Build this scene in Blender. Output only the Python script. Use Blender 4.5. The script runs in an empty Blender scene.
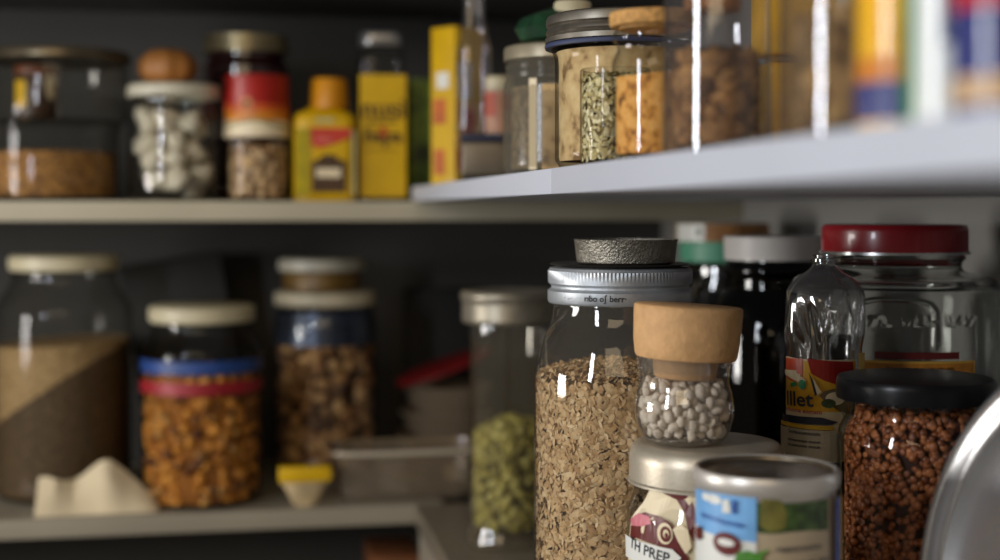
import bpy, bmesh, math, random
import numpy as np
from mathutils import Vector, Matrix, noise

random.seed(7)
RNG = np.random.default_rng(7)
S = bpy.context.scene
COL = S.collection
PI = math.pi
F = 1400.0            # focal length in pixels of the 1000 px frame
HY = 210.0            # horizon row
Z0 = 1.45             # camera height above the floor
CA, SA = 0.9832, 0.1826   # camera yaw relative to the shelves


# ------------------------------------------------------------------ placing
def at(px, Y):
    """world x, y of the point seen in column px at distance Y along the camera axis"""
    X = (px - 500.0) / F * Y
    return X * CA + Y * SA, -X * SA + Y * CA


def zp(py, Y):
    return Z0 + (HY - py) / F * Y


def m_(px, Y):
    return px * Y / F


# ------------------------------------------------------------------ materials
def new_mat(name):
    m = bpy.data.materials.new(name)
    m.use_nodes = True
    nt = m.node_tree
    nt.nodes.clear()
    out = nt.nodes.new('ShaderNodeOutputMaterial')
    return m, nt, out


def N(nt, typ, **kw):
    n = nt.nodes.new(typ)
    for k, v in kw.items():
        setattr(n, k, v)
    return n


def sock(n, **kw):
    for k, v in kw.items():
        n.inputs[k.replace('_', ' ')].default_value = v
    return n


def c4(c, k=1.0):
    return (c[0] * k, c[1] * k, c[2] * k, 1)


def rgb(r, g, b):
    f = lambda v: (v / 255 / 12.92) if v / 255 <= .04045 else ((v / 255 + .055) / 1.055) ** 2.4
    return (f(r), f(g), f(b))


MATS = {}


def pbr(name, col, rough=.5, metal=0.0, var=.18, vscale=40, bump=0.0, bscale=200, spec=.5, coat=0.0, kind='noise', stretch=None):
    if name in MATS:
        return MATS[name]
    m, nt, out = new_mat(name)
    p = N(nt, 'ShaderNodeBsdfPrincipled')
    sock(p, Roughness=rough, Metallic=metal)
    p.inputs['Specular IOR Level'].default_value = spec
    p.inputs['Coat Weight'].default_value = coat
    tc = N(nt, 'ShaderNodeTexCoord')
    mp = N(nt, 'ShaderNodeMapping')
    if stretch:
        mp.inputs['Scale'].default_value = stretch
    nt.links.new(tc.outputs['Object'], mp.inputs[0])
    no = N(nt, 'ShaderNodeTexNoise')
    sock(no, Scale=vscale, Detail=4.0)
    nt.links.new(mp.outputs[0], no.inputs['Vector'])
    r = N(nt, 'ShaderNodeValToRGB')
    r.color_ramp.elements[0].position = .3
    r.color_ramp.elements[1].position = .7
    r.color_ramp.elements[0].color = c4(col, 1 - var)
    r.color_ramp.elements[1].color = c4([min(1, c * (1 + var)) for c in col])
    nt.links.new(no.outputs[0], r.inputs[0])
    nt.links.new(r.outputs[0], p.inputs['Base Color'])
    if bump:
        b = N(nt, 'ShaderNodeBump')
        sock(b, Strength=bump, Distance=.002)
        if kind == 'voronoi':
            t = N(nt, 'ShaderNodeTexVoronoi')
            sock(t, Scale=bscale)
        else:
            t = N(nt, 'ShaderNodeTexNoise')
            sock(t, Scale=bscale, Detail=3.0)
        nt.links.new(mp.outputs[0], t.inputs['Vector'])
        nt.links.new(t.outputs[0], b.inputs['Height'])
        nt.links.new(b.outputs[0], p.inputs['Normal'])
    nt.links.new(p.outputs[0], out.inputs[0])
    MATS[name] = m
    return m


def speckle(name, cols, scale, rough=.7, bump=.5, detail=2.0, kind='voronoi'):
    """cell coloured material for grains seen small or blurred"""
    if name in MATS:
        return MATS[name]
    m, nt, out = new_mat(name)
    p = N(nt, 'ShaderNodeBsdfPrincipled')
    sock(p, Roughness=rough)
    tc = N(nt, 'ShaderNodeTexCoord')
    v = N(nt, 'ShaderNodeTexVoronoi' if kind == 'voronoi' else 'ShaderNodeTexNoise')
    sock(v, Scale=scale)
    nt.links.new(tc.outputs['Object'], v.inputs['Vector'])
    r = N(nt, 'ShaderNodeValToRGB')
    el = r.color_ramp.elements
    while len(el) < len(cols):
        el.new(.5)
    for i, c in enumerate(cols):
        el[i].position = (i + .5) / len(cols) if kind == 'voronoi' else .3 + .4 * i / max(1, len(cols) - 1)
        el[i].color = c4(c)
    if kind == 'voronoi':
        sp = N(nt, 'ShaderNodeSeparateColor')
        nt.links.new(v.outputs['Color'], sp.inputs[0])
        nt.links.new(sp.outputs[0], r.inputs[0])
        h = v.outputs['Distance']
    else:
        v.inputs['Detail'].default_value = detail
        nt.links.new(v.outputs[0], r.inputs[0])
        h = v.outputs[0]
    nt.links.new(r.outputs[0], p.inputs['Base Color'])
    b = N(nt, 'ShaderNodeBump')
    sock(b, Strength=bump, Distance=.003)
    nt.links.new(h, b.inputs['Height'])
    nt.links.new(b.outputs[0], p.inputs['Normal'])
    nt.links.new(p.outputs[0], out.inputs[0])
    MATS[name] = m
    return m


def island(name, cols, rough=.6, spec=.4, var=.25, vscale=300, bump=.0):
    """every separate grain takes its own colour from the ramp"""
    if name in MATS:
        return MATS[name]
    m, nt, out = new_mat(name)
    p = N(nt, 'ShaderNodeBsdfPrincipled')
    sock(p, Roughness=rough)
    p.inputs['Specular IOR Level'].default_value = spec
    g = N(nt, 'ShaderNodeNewGeometry')
    r = N(nt, 'ShaderNodeValToRGB')
    el = r.color_ramp.elements
    while len(el) < len(cols):
        el.new(.5)
    for i, c in enumerate(cols):
        el[i].position = i / (len(cols) - 1)
        el[i].color = c4(c)
    nt.links.new(g.outputs['Random Per Island'], r.inputs[0])
    tc = N(nt, 'ShaderNodeTexCoord')
    no = N(nt, 'ShaderNodeTexNoise')
    sock(no, Scale=vscale, Detail=3.0)
    nt.links.new(tc.outputs['Object'], no.inputs['Vector'])
    mx = N(nt, 'ShaderNodeMix', data_type='RGBA', blend_type='MULTIPLY')
    mx.inputs[0].default_value = 1
    r2 = N(nt, 'ShaderNodeValToRGB')
    r2.color_ramp.elements[0].position = .3
    r2.color_ramp.elements[1].position = .7
    r2.color_ramp.elements[0].color = (1 - var,) * 3 + (1,)
    r2.color_ramp.elements[1].color = (1, 1, 1, 1)
    nt.links.new(no.outputs[0], r2.inputs[0])
    nt.links.new(r.outputs[0], mx.inputs[6])
    nt.links.new(r2.outputs[0], mx.inputs[7])
    nt.links.new(mx.outputs[2], p.inputs['Base Color'])
    if bump:
        b = N(nt, 'ShaderNodeBump')
        sock(b, Strength=bump, Distance=.001)
        nt.links.new(no.outputs[0], b.inputs['Height'])
        nt.links.new(b.outputs[0], p.inputs['Normal'])
    nt.links.new(p.outputs[0], out.inputs[0])
    MATS[name] = m
    return m


def glass(name, tint=(.96, .97, .96), edge=(.42, .44, .43), rough=.015, refl=1.0, bump=0.0, bscale=60, f0=.045, power=2.6, film=None, film_fac=0.0):
    """thin walled glass: see-through face on, darker and mirror-like towards the edge"""
    if name in MATS:
        return MATS[name]
    m, nt, out = new_mat(name)
    lw = N(nt, 'ShaderNodeLayerWeight')
    lw.inputs[0].default_value = .5
    tc = N(nt, 'ShaderNodeTexCoord')
    no = N(nt, 'ShaderNodeTexNoise')
    sock(no, Scale=bscale, Detail=2.0)
    nt.links.new(tc.outputs['Object'], no.inputs['Vector'])
    b = N(nt, 'ShaderNodeBump')
    sock(b, Strength=max(bump, .02), Distance=.002)
    nt.links.new(no.outputs[0], b.inputs['Height'])
    pw = N(nt, 'ShaderNodeMath', operation='POWER')
    pw.inputs[1].default_value = power
    nt.links.new(lw.outputs['Facing'], pw.inputs[0])
    mc = N(nt, 'ShaderNodeMix', data_type='RGBA')
    mc.inputs[6].default_value = c4(tint)
    mc.inputs[7].default_value = c4(edge)
    nt.links.new(pw.outputs[0], mc.inputs[0])
    tr = N(nt, 'ShaderNodeBsdfTransparent')
    nt.links.new(mc.outputs[2], tr.inputs[0])
    gl = N(nt, 'ShaderNodeBsdfGlossy')
    gl.inputs['Roughness'].default_value = rough
    nt.links.new(b.outputs[0], gl.inputs['Normal'])
    p5 = N(nt, 'ShaderNodeMath', operation='POWER')
    p5.inputs[1].default_value = 4.5
    nt.links.new(lw.outputs['Facing'], p5.inputs[0])
    ma = N(nt, 'ShaderNodeMath', operation='MULTIPLY_ADD')
    ma.inputs[1].default_value = .75 * refl
    ma.inputs[2].default_value = f0 * refl
    nt.links.new(p5.outputs[0], ma.inputs[0])
    mx = N(nt, 'ShaderNodeMixShader')
    nt.links.new(ma.outputs[0], mx.inputs[0])
    last = tr.outputs[0]
    if film:
        df = N(nt, 'ShaderNodeBsdfDiffuse')
        df.inputs[0].default_value = c4(film)
        m2 = N(nt, 'ShaderNodeMixShader')
        m2.inputs[0].default_value = film_fac
        nt.links.new(tr.outputs[0], m2.inputs[1])
        nt.links.new(df.outputs[0], m2.inputs[2])
        last = m2.outputs[0]
    nt.links.new(last, mx.inputs[1])
    nt.links.new(gl.outputs[0], mx.inputs[2])
    nt.links.new(mx.outputs[0], out.inputs[0])
    MATS[name] = m
    return m


# ------------------------------------------------------------------ mesh building
class Geo:
    def __init__(self):
        self.v, self.f, self.mi = [], [], []

    def add(self, vs, fs, mi=0):
        o = len(self.v)
        self.v += [tuple(p) for p in vs]
        for f in fs:
            self.f.append(tuple(i + o for i in f))
            self.mi.append(mi)

    def lathe(self, prof, seg=64, c=(0, 0, 0), mi=0, sq=None, sx=1, sy=1, rfun=None, lean=(0, 0)):
        vs, fs, rows = [], [], []
        for (r, z) in prof:
            if r <= 1e-6:
                rows.append([len(vs)])
                vs.append((c[0] + lean[0] * z, c[1] + lean[1] * z, c[2] + z))
                continue
            row = []
            for k in range(seg):
                a = 2 * PI * k / seg
                q = 1.0
                if sq:
                    q = (abs(math.cos(a)) ** sq + abs(math.sin(a)) ** sq) ** (-1 / sq)
                rr = r * q
                if rfun:
                    rr = rfun(rr, a, z)
                row.append(len(vs))
                vs.append((c[0] + rr * math.cos(a) * sx + lean[0] * z, c[1] + rr * math.sin(a) * sy + lean[1] * z, c[2] + z))
            rows.append(row)
        for A, B in zip(rows[:-1], rows[1:]):
            if len(A) == 1 and len(B) == 1:
                continue
            for k in range(seg):
                k2 = (k + 1) % seg
                if len(A) == 1:
                    fs.append((A[0], B[k2], B[k]))
                elif len(B) == 1:
                    fs.append((A[k], A[k2], B[0]))
                else:
                    fs.append((A[k], A[k2], B[k2], B[k]))
        self.add(vs, fs, mi)
        return self

    def box(self, x0, x1, y0, y1, z0, z1, mi=0, bev=.0):
        b = bev
        if not b:
            vs = [(x, y, z) for z in (z0, z1) for y in (y0, y1) for x in (x0, x1)]
            self.add(vs, [(0, 2, 3, 1), (4, 5, 7, 6), (0, 1, 5, 4), (2, 6, 7, 3), (0, 4, 6, 2), (1, 3, 7, 5)], mi)
            return self
        bm = bmesh.new()
        bmesh.ops.create_cube(bm, size=1)
        for v in bm.verts:
            v.co = Vector(((x0 + x1) / 2 + v.co.x * (x1 - x0), (y0 + y1) / 2 + v.co.y * (y1 - y0), (z0 + z1) / 2 + v.co.z * (z1 - z0)))
        bmesh.ops.bevel(bm, geom=list(bm.edges), offset=b, segments=3, profile=.5, affect='EDGES')
        bm.verts.index_update()
        self.add([v.co for v in bm.verts], [[v.index for v in f.verts] for f in bm.faces], mi)
        bm.free()
        return self

    def tube(self, pts, r, seg=10, mi=0):
        pts = [Vector(p) for p in pts]
        rows = []
        vs = []
        for i, p in enumerate(pts):
            d = (pts[min(i + 1, len(pts) - 1)] - pts[max(i - 1, 0)]).normalized()
            u = d.cross(Vector((0, 0, 1)))
            if u.length < .05:
                u = d.cross(Vector((0, 1, 0)))
            u.normalize()
            w = d.cross(u).normalized()
            rows.append(len(vs))
            for k in range(seg):
                a = 2 * PI * k / seg
                vs.append(p + u * r * math.cos(a) + w * r * math.sin(a))
        fs = []
        for a, b in zip(rows[:-1], rows[1:]):
            for k in range(seg):
                fs.append((a + k, a + (k + 1) % seg, b + (k + 1) % seg, b + k))
        fs.append(tuple(range(seg)))
        fs.append(tuple(rows[-1] + k for k in range(seg)))
        self.add(vs, fs, mi)
        return self

    def xform(self, M):
        self.v = [tuple(M @ Vector(p)) for p in self.v]
        return self

    def build(self, name, mats, parent=None, loc=None, smooth=38, rot=None):
        me = bpy.data.meshes.new(name)
        me.from_pydata(self.v, [], self.f)
        for m in (mats if isinstance(mats, (list, tuple)) else [mats]):
            me.materials.append(m)
        me.polygons.foreach_set('material_index', self.mi)
        me.update()
        bm = bmesh.new()
        bm.from_mesh(me)
        bmesh.ops.recalc_face_normals(bm, faces=bm.faces)
        bm.to_mesh(me)
        bm.free()
        if smooth:
            me.polygons.foreach_set('use_smooth', [True] * len(me.polygons))
            me.set_sharp_from_angle(angle=math.radians(smooth))
        o = bpy.data.objects.new(name, me)
        COL.objects.link(o)
        if parent:
            o.parent = parent
        if loc:
            o.location = loc
        if rot:
            o.rotation_euler = rot
        return o


def thing(name, label, cat, loc, group=None, rot=None):
    o = bpy.data.objects.new(name, None)
    o.empty_display_size = .02
    COL.objects.link(o)
    o.location = loc
    if rot:
        o.rotation_euler = rot
    return tag(o, label, cat, group)


def tag(o, label, cat, group=None, kind=None):
    o['label'] = label
    o['category'] = cat
    if group:
        o['group'] = group
    if kind:
        o['kind'] = kind
    return o


def struct(o):
    o['kind'] = 'structure'
    return o


def spline(pts, n=6):
    """Catmull-Rom through (r, z) points"""
    P = [pts[0]] + list(pts) + [pts[-1]]
    out = []
    for i in range(1, len(P) - 2):
        p0, p1, p2, p3 = [Vector(q) for q in P[i - 1:i + 3]]
        for k in range(n):
            t = k / n
            q = .5 * ((2 * p1) + (-p0 + p2) * t + (2 * p0 - 5 * p1 + 4 * p2 - p3) * t * t + (-p0 + 3 * p1 - 3 * p2 + p3) * t ** 3)
            out.append((max(0, q[0]), q[1]))
    out.append(tuple(pts[-1]))
    return out


def bottle_prof(R, H, rn, zs, zn, foot=None, threads=True):
    """outer glass profile: foot, straight wall to zs, shoulder to the neck at zn, threaded neck, rim at H"""
    f = foot or min(.012, R * .25)
    pts = [(0, .003), (R * .6, .003), (R - f, 0), (R - f * .35, f * .18), (R - f * .06, f * .6), (R, f * 1.2)]
    n = 6
    for i in range(1, n):
        pts.append((R, f * 1.2 + (zs - f * 1.2) * i / n))
    sh = []
    for i in range(0, 11):
        t = i / 10
        e = t * t * (3 - 2 * t)
        sh.append((R + (rn - R) * e, zs + (zn - zs) * t))
    pts += sh
    if threads:
        h = H - zn
        pts += [(rn, zn + h * .15), (rn + .0022, zn + h * .25), (rn + .0022, zn + h * .33), (rn, zn + h * .42), (rn, zn + h * .6),
                (rn + .0012, zn + h * .68), (rn, zn + h * .76), (rn + .0008, H - .001), (rn - .0012, H), (rn - .0028, H - .002), (rn - .003, H - h * .9)]
    else:
        pts += [(rn, H - .001), (rn - .0012, H), (rn - .0025, H - .002), (rn - .0027, H - (H - zn) * .8)]
    return pts


def rz(prof):
    """outer radius as a function of height"""
    best = {}
    zs = [p[1] for p in prof if p[0] > 0]
    zmax = max(zs)
    zz = np.linspace(0, zmax, 160)
    rr = []
    for z in zz:
        r = 0
        for (r0, z0), (r1, z1) in zip(prof[:-1], prof[1:]):
            if min(z0, z1) - 1e-9 <= z <= max(z0, z1) + 1e-9:
                t = 0 if abs(z1 - z0) < 1e-9 else (z - z0) / (z1 - z0)
                r = max(r, r0 + (r1 - r0) * t)
        rr.append(r)
    return lambda z: np.interp(z, zz, rr)


def core_geo(rfn, z0, z1, gap, seg=64, slope=(0, 0), mound=0.0, n=26, mi_side=0, mi_top=0, base=None):
    """solid body of a filling: wall follows the jar, top may slope or heap"""
    g = Geo()
    vs, fs = [], []
    for j in range(n + 1):
        t = j / n
        for k in range(seg):
            a = 2 * PI * k / seg
            r0 = float(rfn(z0 + (z1 - z0) * t)) - gap
            zt = z1 + slope[0] * math.cos(a) * r0 + slope[1] * math.sin(a) * r0
            zb_0 = z0 if base is None else min(zt, z0 + base[0] * math.cos(a) * r0 + base[1] * math.sin(a) * r0)
            z = zb_0 + (zt - zb_0) * t
            r = max(.001, float(rfn(z)) - gap)
            vs.append((r * math.cos(a), r * math.sin(a), z))
    for j in range(n):
        for k in range(seg):
            k2 = (k + 1) % seg
            fs.append((j * seg + k, j * seg + k2, (j + 1) * seg + k2, (j + 1) * seg + k))
    g.add(vs, fs, mi_side)
    # top: rings to the middle
    ring = vs[n * seg:]
    tv, tf = [], []
    M = 8
    for j in range(M + 1):
        s = 1 - j / M
        for (x, y, z) in ring:
            tv.append((x * s, y * s, (z1 + (z - z1) * s) + mound * (1 - s * s)))
    for j in range(M):
        for k in range(seg):
            k2 = (k + 1) % seg
            tf.append((j * seg + k, j * seg + k2, (j + 1) * seg + k2, (j + 1) * seg + k))
    g.add(tv, tf, mi_top)
    return g


# grain templates -------------------------------------------------
def t_flake(n=8, curl=.25):
    vs = [(0, 0, .10)]
    for k in range(n):
        a = 2 * PI * k / n
        vs.append((math.cos(a), .55 * math.sin(a), -curl * .3 * math.cos(a) ** 2))
    fs = [(0, 1 + k, 1 + (k + 1) % n) for k in range(n)]
    return np.array(vs), fs


def t_ico(sub=1, sc=(1, 1, 1), nz=0.0, seed=0):
    bm = bmesh.new()
    bmesh.ops.create_icosphere(bm, subdivisions=sub, radius=1)
    vs = []
    for v in bm.verts:
        p = v.co.copy()
        k = 1 + nz * noise.noise(p * 1.7 + Vector((seed * 7.3, seed, 0)))
        vs.append((p.x * sc[0] * k, p.y * sc[1] * k, p.z * sc[2] * k))
    fs = [tuple(v.index for v in f.verts) for f in bm.faces]
    bm.free()
    return np.array(vs), fs


def rot_from(nrm, tilt, n):
    """random frames whose z axis is near nrm (n,3)"""
    z = nrm + RNG.normal(0, tilt, (n, 3))
    z /= np.linalg.norm(z, axis=1)[:, None]
    t = RNG.normal(0, 1, (n, 3))
    x = t - (t * z).sum(1)[:, None] * z
    x /= np.linalg.norm(x, axis=1)[:, None]
    y = np.cross(z, x)
    return np.stack([x, y, z], axis=2)


def scatter(g, tmpl, pts, nrm, size, tilt, rfn=None, gap=.0, jitter=.3, mi=0, zmin=None):
    vs0, fs0 = tmpl
    n = len(pts)
    R = rot_from(nrm, tilt, n)
    s = size * (1 + RNG.uniform(-jitter, jitter, n))
    V = np.einsum('nij,vj->nvi', R, vs0) * s[:, None, None] + pts[:, None, :]
    V = V.reshape(-1, 3)
    if rfn is not None:
        rr = np.hypot(V[:, 0], V[:, 1])
        lim = np.maximum(rfn(V[:, 2]) - gap, .001)
        k = np.minimum(1, lim / np.maximum(rr, 1e-6))
        V[:, 0] *= k
        V[:, 1] *= k
    if zmin is not None:
        V[:, 2] = np.maximum(V[:, 2], zmin)
    m = len(vs0)
    o = len(g.v)
    g.v += [tuple(p) for p in V.tolist()]
    for i in range(n):
        b = o + i * m
        for f in fs0:
            g.f.append(tuple(b + q for q in f))
            g.mi.append(mi)


def wall_pts(rfn, z0, z1, n, inset, face=None, half=PI):
    z = RNG.uniform(z0, z1, n)
    a = RNG.uniform(0, 2 * PI, n) if face is None else face + RNG.uniform(-half, half, n)
    r = rfn(z) - inset * RNG.uniform(.6, 1.6, n)
    p = np.stack([r * np.cos(a), r * np.sin(a), z], 1)
    q = np.stack([np.cos(a), np.sin(a), np.zeros(n)], 1)
    return p, q


def top_pts(R, zt, n, slope=(0, 0), mound=0.0):
    a = RNG.uniform(0, 2 * PI, n)
    r = R * np.sqrt(RNG.uniform(0, 1, n))
    x, y = r * np.cos(a), r * np.sin(a)
    z = zt + slope[0] * x + slope[1] * y + mound * (1 - (r / R) ** 2) + RNG.uniform(-.001, .0015, n)
    return np.stack([x, y, z], 1), np.tile(np.array([0, 0, 1.0]), (n, 1))


# flat art wrapped on cylinders or laid on planes -----------------
_txt = {}


def text_bm(s, size, bold=0.0, shear=0.0):
    cu = bpy.data.curves.new('txt', 'FONT')
    cu.body = s
    cu.size = size
    cu.offset = bold
    cu.shear = shear
    cu.align_x = 'CENTER'
    cu.align_y = 'CENTER'
    cu.resolution_u = 3
    o = bpy.data.objects.new('txt', cu)
    COL.objects.link(o)
    dg = bpy.context.evaluated_depsgraph_get()
    me = bpy.data.meshes.new_from_object(o.evaluated_get(dg))
    bm = bmesh.new()
    bm.from_mesh(me)
    bpy.data.objects.remove(o)
    bpy.data.curves.remove(cu)
    bpy.data.meshes.remove(me)
    return bm


def art(shapes, fmap, step=.004, lift=.00018):
    """shapes in metres (s to the right, t up); fmap(s, t, lift) -> point"""
    g = Geo()
    for i, sh in enumerate(shapes):
        k, mi = sh[0], sh[-1]
        rot = 0
        if k == 'text':
            _, s, x, y, size, rot, mi = sh[:7]
            bm = text_bm(s, size, bold=size * .02)
            bmesh.ops.transform(bm, matrix=Matrix.Translation((x, y, 0)) @ Matrix.Rotation(rot, 4, 'Z'), verts=bm.verts)
        else:
            if k == 'rect':
                _, x0, y0, x1, y1, mi = sh
                P = [(x0, y0), (x1, y0), (x1, y1), (x0, y1)]
            elif k == 'ell':
                _, x, y, rx, ry, mi = sh
                P = [(x + rx * math.cos(a * PI / 12), y + ry * math.sin(a * PI / 12)) for a in range(24)]
            else:
                P = sh[1]
            bm = bmesh.new()
            vv = [bm.verts.new((p[0], p[1], 0)) for p in P]
            bm.faces.new(vv)
        bmesh.ops.triangulate(bm, faces=bm.faces)
        xs = [v.co.x for v in bm.verts]
        q = math.ceil(min(xs) / step) * step
        while q < max(xs):
            bmesh.ops.bisect_plane(bm, geom=list(bm.verts) + list(bm.edges) + list(bm.faces), plane_co=(q, 0, 0), plane_no=(1, 0, 0))
            q += step
        bm.verts.index_update()
        vs = [fmap(v.co.x, v.co.y, lift * (i + 1)) for v in bm.verts]
        g.add(vs, [tuple(v.index for v in f.verts) for f in bm.faces], mi)
        bm.free()
    return g


def art_obj(shapes, fmap, mats, name, parent, step=.004, lift=.00018):
    g = art(shapes, fmap, step, lift)
    me = bpy.data.meshes.new(name)
    me.from_pydata(g.v, [], g.f)
    for m in mats:
        me.materials.append(m)
    me.polygons.foreach_set('material_index', g.mi)
    me.update()
    o = bpy.data.objects.new(name, me)
    COL.objects.link(o)
    o.parent = parent
    return o


def cyl(R, ang, rfn=None):
    def f(s, t, l):
        r = (float(rfn(t)) if rfn else R) + l + .0002
        a = ang + s / R
        return (r * math.cos(a), r * math.sin(a), t)
    return f


def camang(x, y):
    return math.atan2(-y, -x)


def band(R0, z0, z1, mat, name, parent, th=.0004, seg=64, R1=None):
    R1 = R1 or R0
    g = Geo().lathe([(R0, z0), (R0 + th, z0 + th), (R1 + th, z1 - th), (R1, z1)], seg)
    return g.build(name, mat, parent)


def lid_geo(R, h, bev=.003, lip=.0, seg=96, knurl=0.0, inner=True, beads=False):
    p = [(0, h), (R - bev * 1.6, h), (R - bev * .5, h - bev * .25), (R - bev * .1, h - bev)]
    if beads:
        p += [(R, h * .90), (R, h * .64), (R, h * .55), (R - .0018, h * .48), (R - .0018, h * .42), (R + .0005, h * .34), (R + .0005, h * .06)]
    else:
        p += [(R, h - bev * 1.8), (R, h * .12)]
    if lip:
        p += [(R + lip, h * .08), (R + lip, 0), (R + lip * .3, -.0004)]
    else:
        p += [(R - .0003, 0)]
    p += [(R - .002, 0), (R - .002, h * .7), (0, h * .72)]
    rf = None
    if knurl:
        def rf(r, a, z):
            return r + (knurl * (1 if int(round(a / (2 * PI) * seg)) % 2 else -1) if (h * .60 < z < h * .93 and r > R * .95) else 0)
    return Geo().lathe(p, seg, rfun=rf)


# ------------------------------------------------------------------ palette
G_CLEAR = glass('clear_glass')
G_SOFT = glass('fine_clear_glass', edge=(.40, .40, .38), refl=.35, f0=.03, power=2.2)
G_SMOKE = glass('smoky_glass', tint=(.86, .85, .86), edge=(.40, .40, .42), refl=1.6, f0=.06, film=(.30, .28, .29), film_fac=.08)
G_JAR = glass('old_jar_glass', tint=(.88, .88, .87), edge=(.26, .27, .26), refl=1.2, f0=.04, power=1.6)
G_THICK = glass('heavy_clear_glass', edge=(.25, .27, .26), refl=1.5, f0=.05, power=2.0)
G_DIM = glass('dusty_glass', tint=(.90, .90, .87), edge=(.35, .34, .31), refl=.45, rough=.08)
G_PET = glass('crumpled_clear_plastic', tint=(.74, .75, .76), edge=(.25, .26, .28), refl=3.6, f0=.10, rough=.09, bump=.02, bscale=20)
G_DARK = glass('dark_brown_glass', tint=(.06, .05, .04), edge=(.02, .02, .02), refl=1.0)
G_FROST = glass('frosted_glass', tint=(.86, .84, .78), edge=(.4, .4, .38), refl=.5, film=(.42, .38, .30), film_fac=.16, rough=.15)
ZINC = pbr('dull_zinc', rgb(176, 180, 184), .48, .7, .12, 60, .08, 300)
STEEL = pbr('polished_steel', rgb(206, 206, 206), .24, .9, .08, 30)
STEEL_BR = pbr('brushed_steel', rgb(186, 176, 158), .42, .6, .12, 60, .05, 500)
HAMMER = pbr('hammered_metal', rgb(150, 144, 132), .42, .8, .25, 120, .55, 700)
BLACK = pbr('black_plastic', (.008, .008, .009), .3, 0, .2, spec=.25)
BLACK_M = pbr('matt_black_card', (.006, .006, .006), .7, 0, .2)
CORK = pbr('pale_cork', rgb(206, 160, 108), .7, 0, .10, 130, .3, 260)
CORK2 = pbr('orange_cork', rgb(190, 142, 78), .75, 0, .3, 260, .6, 320)
WHITE_P = pbr('white_plastic', rgb(196, 190, 170), .4, 0, .04)
CREAM_P = pbr('cream_plastic', rgb(190, 180, 150), .45, 0, .06)
GREY_P = pbr('pale_grey_plastic', rgb(196, 190, 184), .45, 0, .05)
YELLOW = pbr('yellow_print', rgb(208, 166, 0), .4, 0, .08)
YELLOW2 = pbr('golden_yellow', rgb(222, 168, 30), .4, 0, .1)
ORANGE = pbr('orange_plastic', rgb(200, 132, 0), .4, 0, .08)
RED = pbr('red_print', rgb(158, 26, 18), .4, 0, .12)
RED_LID = pbr('glossy_red_lid', rgb(150, 18, 30), .28, 0, .06, coat=.3)
NAVY = pbr('navy_print', rgb(22, 34, 90), .4, 0, .1)
BLUE = pbr('blue_print', rgb(36, 74, 150), .4, 0, .1)
SKY = pbr('sky_blue_print', rgb(112, 166, 216), .4, 0, .18, 60)
WHITE = pbr('white_print', rgb(222, 222, 215), .4, 0, .04)
CREAM = pbr('cream_print', rgb(226, 210, 176), .45, 0, .05)
GREEN = pbr('green_print', rgb(86, 156, 124), .45, 0, .08)
FOREST = pbr('dark_green_print', rgb(58, 80, 34), .5, 0, .75, 170)
LEAF = pbr('leaf_green', rgb(70, 130, 40), .5, 0, .3, 120)
MAROON = pbr('maroon_print', rgb(94, 24, 20), .4, 0, .15)
BROWN = pbr('brown_print', rgb(70, 45, 20), .5, 0, .3, 60)
INK = pbr('dark_ink', rgb(26, 26, 44), .5, 0, .1)
TAN = pbr('tan_print', rgb(178, 160, 132), .5, 0, .06)
GOLD = pbr('gold_print', rgb(206, 160, 70), .35, .3, .1)
BLUSH = pbr('pink_print', rgb(196, 110, 120), .5, 0, .1)

# ------------------------------------------------------------------ the setting
EX, EBY = .1815, 1.468              # front edges: right shelves (x) and back shelves (y)
WX, WY = .545, 1.770                # right wall, back wall
UB, UR = Z0 + .0092, Z0 + .0248     # tops of the upper shelves
LB = Z0 - .311                      # tops of the lower shelves
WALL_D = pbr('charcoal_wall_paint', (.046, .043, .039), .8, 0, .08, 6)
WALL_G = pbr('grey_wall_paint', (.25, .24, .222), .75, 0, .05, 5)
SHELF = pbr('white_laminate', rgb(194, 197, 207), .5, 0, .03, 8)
SHELF_W = pbr('warm_white_laminate', rgb(182, 174, 152), .5, 0, .06, 8)  # warmer and darker tone than the right shelf's laminate
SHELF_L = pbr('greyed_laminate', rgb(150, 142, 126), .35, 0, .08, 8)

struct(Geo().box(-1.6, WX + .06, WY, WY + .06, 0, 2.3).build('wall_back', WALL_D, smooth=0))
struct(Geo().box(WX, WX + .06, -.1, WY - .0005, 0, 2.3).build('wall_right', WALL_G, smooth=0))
struct(Geo().box(-1.6, WX - .0005, -.6, WY - .0005, -.05, 0).build('floor', pbr('dark_floor', (.05, .045, .04), .6), smooth=0))

SEAM = pbr('dark_seam', (.03, .03, .03), .8)


def shelf(label, x0, x1, y0, y1, zt, th, edge, mat, emat=None, seam=None):
    t = thing('pantry_shelf', label, 'shelf', ((x0 + x1) / 2, (y0 + y1) / 2, zt - th))
    cx, cy = (x0 + x1) / 2, (y0 + y1) / 2
    e = .0015
    if edge == 'front':
        Geo().box(x0 - cx, x1 - cx, y0 - cy + e, y1 - cy, 0, th).build('board', mat, t, smooth=0)
        Geo().box(x0 - cx, x1 - cx, y0 - cy, y0 - cy + e, 0, th, bev=.0006).build('edge_band', emat or mat, t)
    else:
        Geo().box(x0 - cx + e, x1 - cx, y0 - cy, y1 - cy, 0, th).build('board', mat, t, smooth=0)
        if seam:
            Geo().box(x0 - cx, x0 - cx + e, y0 - cy, seam - .0003 - cy, 0, th, bev=.0005).build('edge_band', emat or mat, t)
            Geo().box(x0 - cx, x0 - cx + e, seam + .0003 - cy, y1 - cy, 0, th, bev=.0005).build('edge_band', emat or mat, t)
        else:
            Geo().box(x0 - cx, x0 - cx + e, y0 - cy, y1 - cy, 0, th, bev=.0005).build('edge_band', emat or mat, t)
    return t


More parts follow.
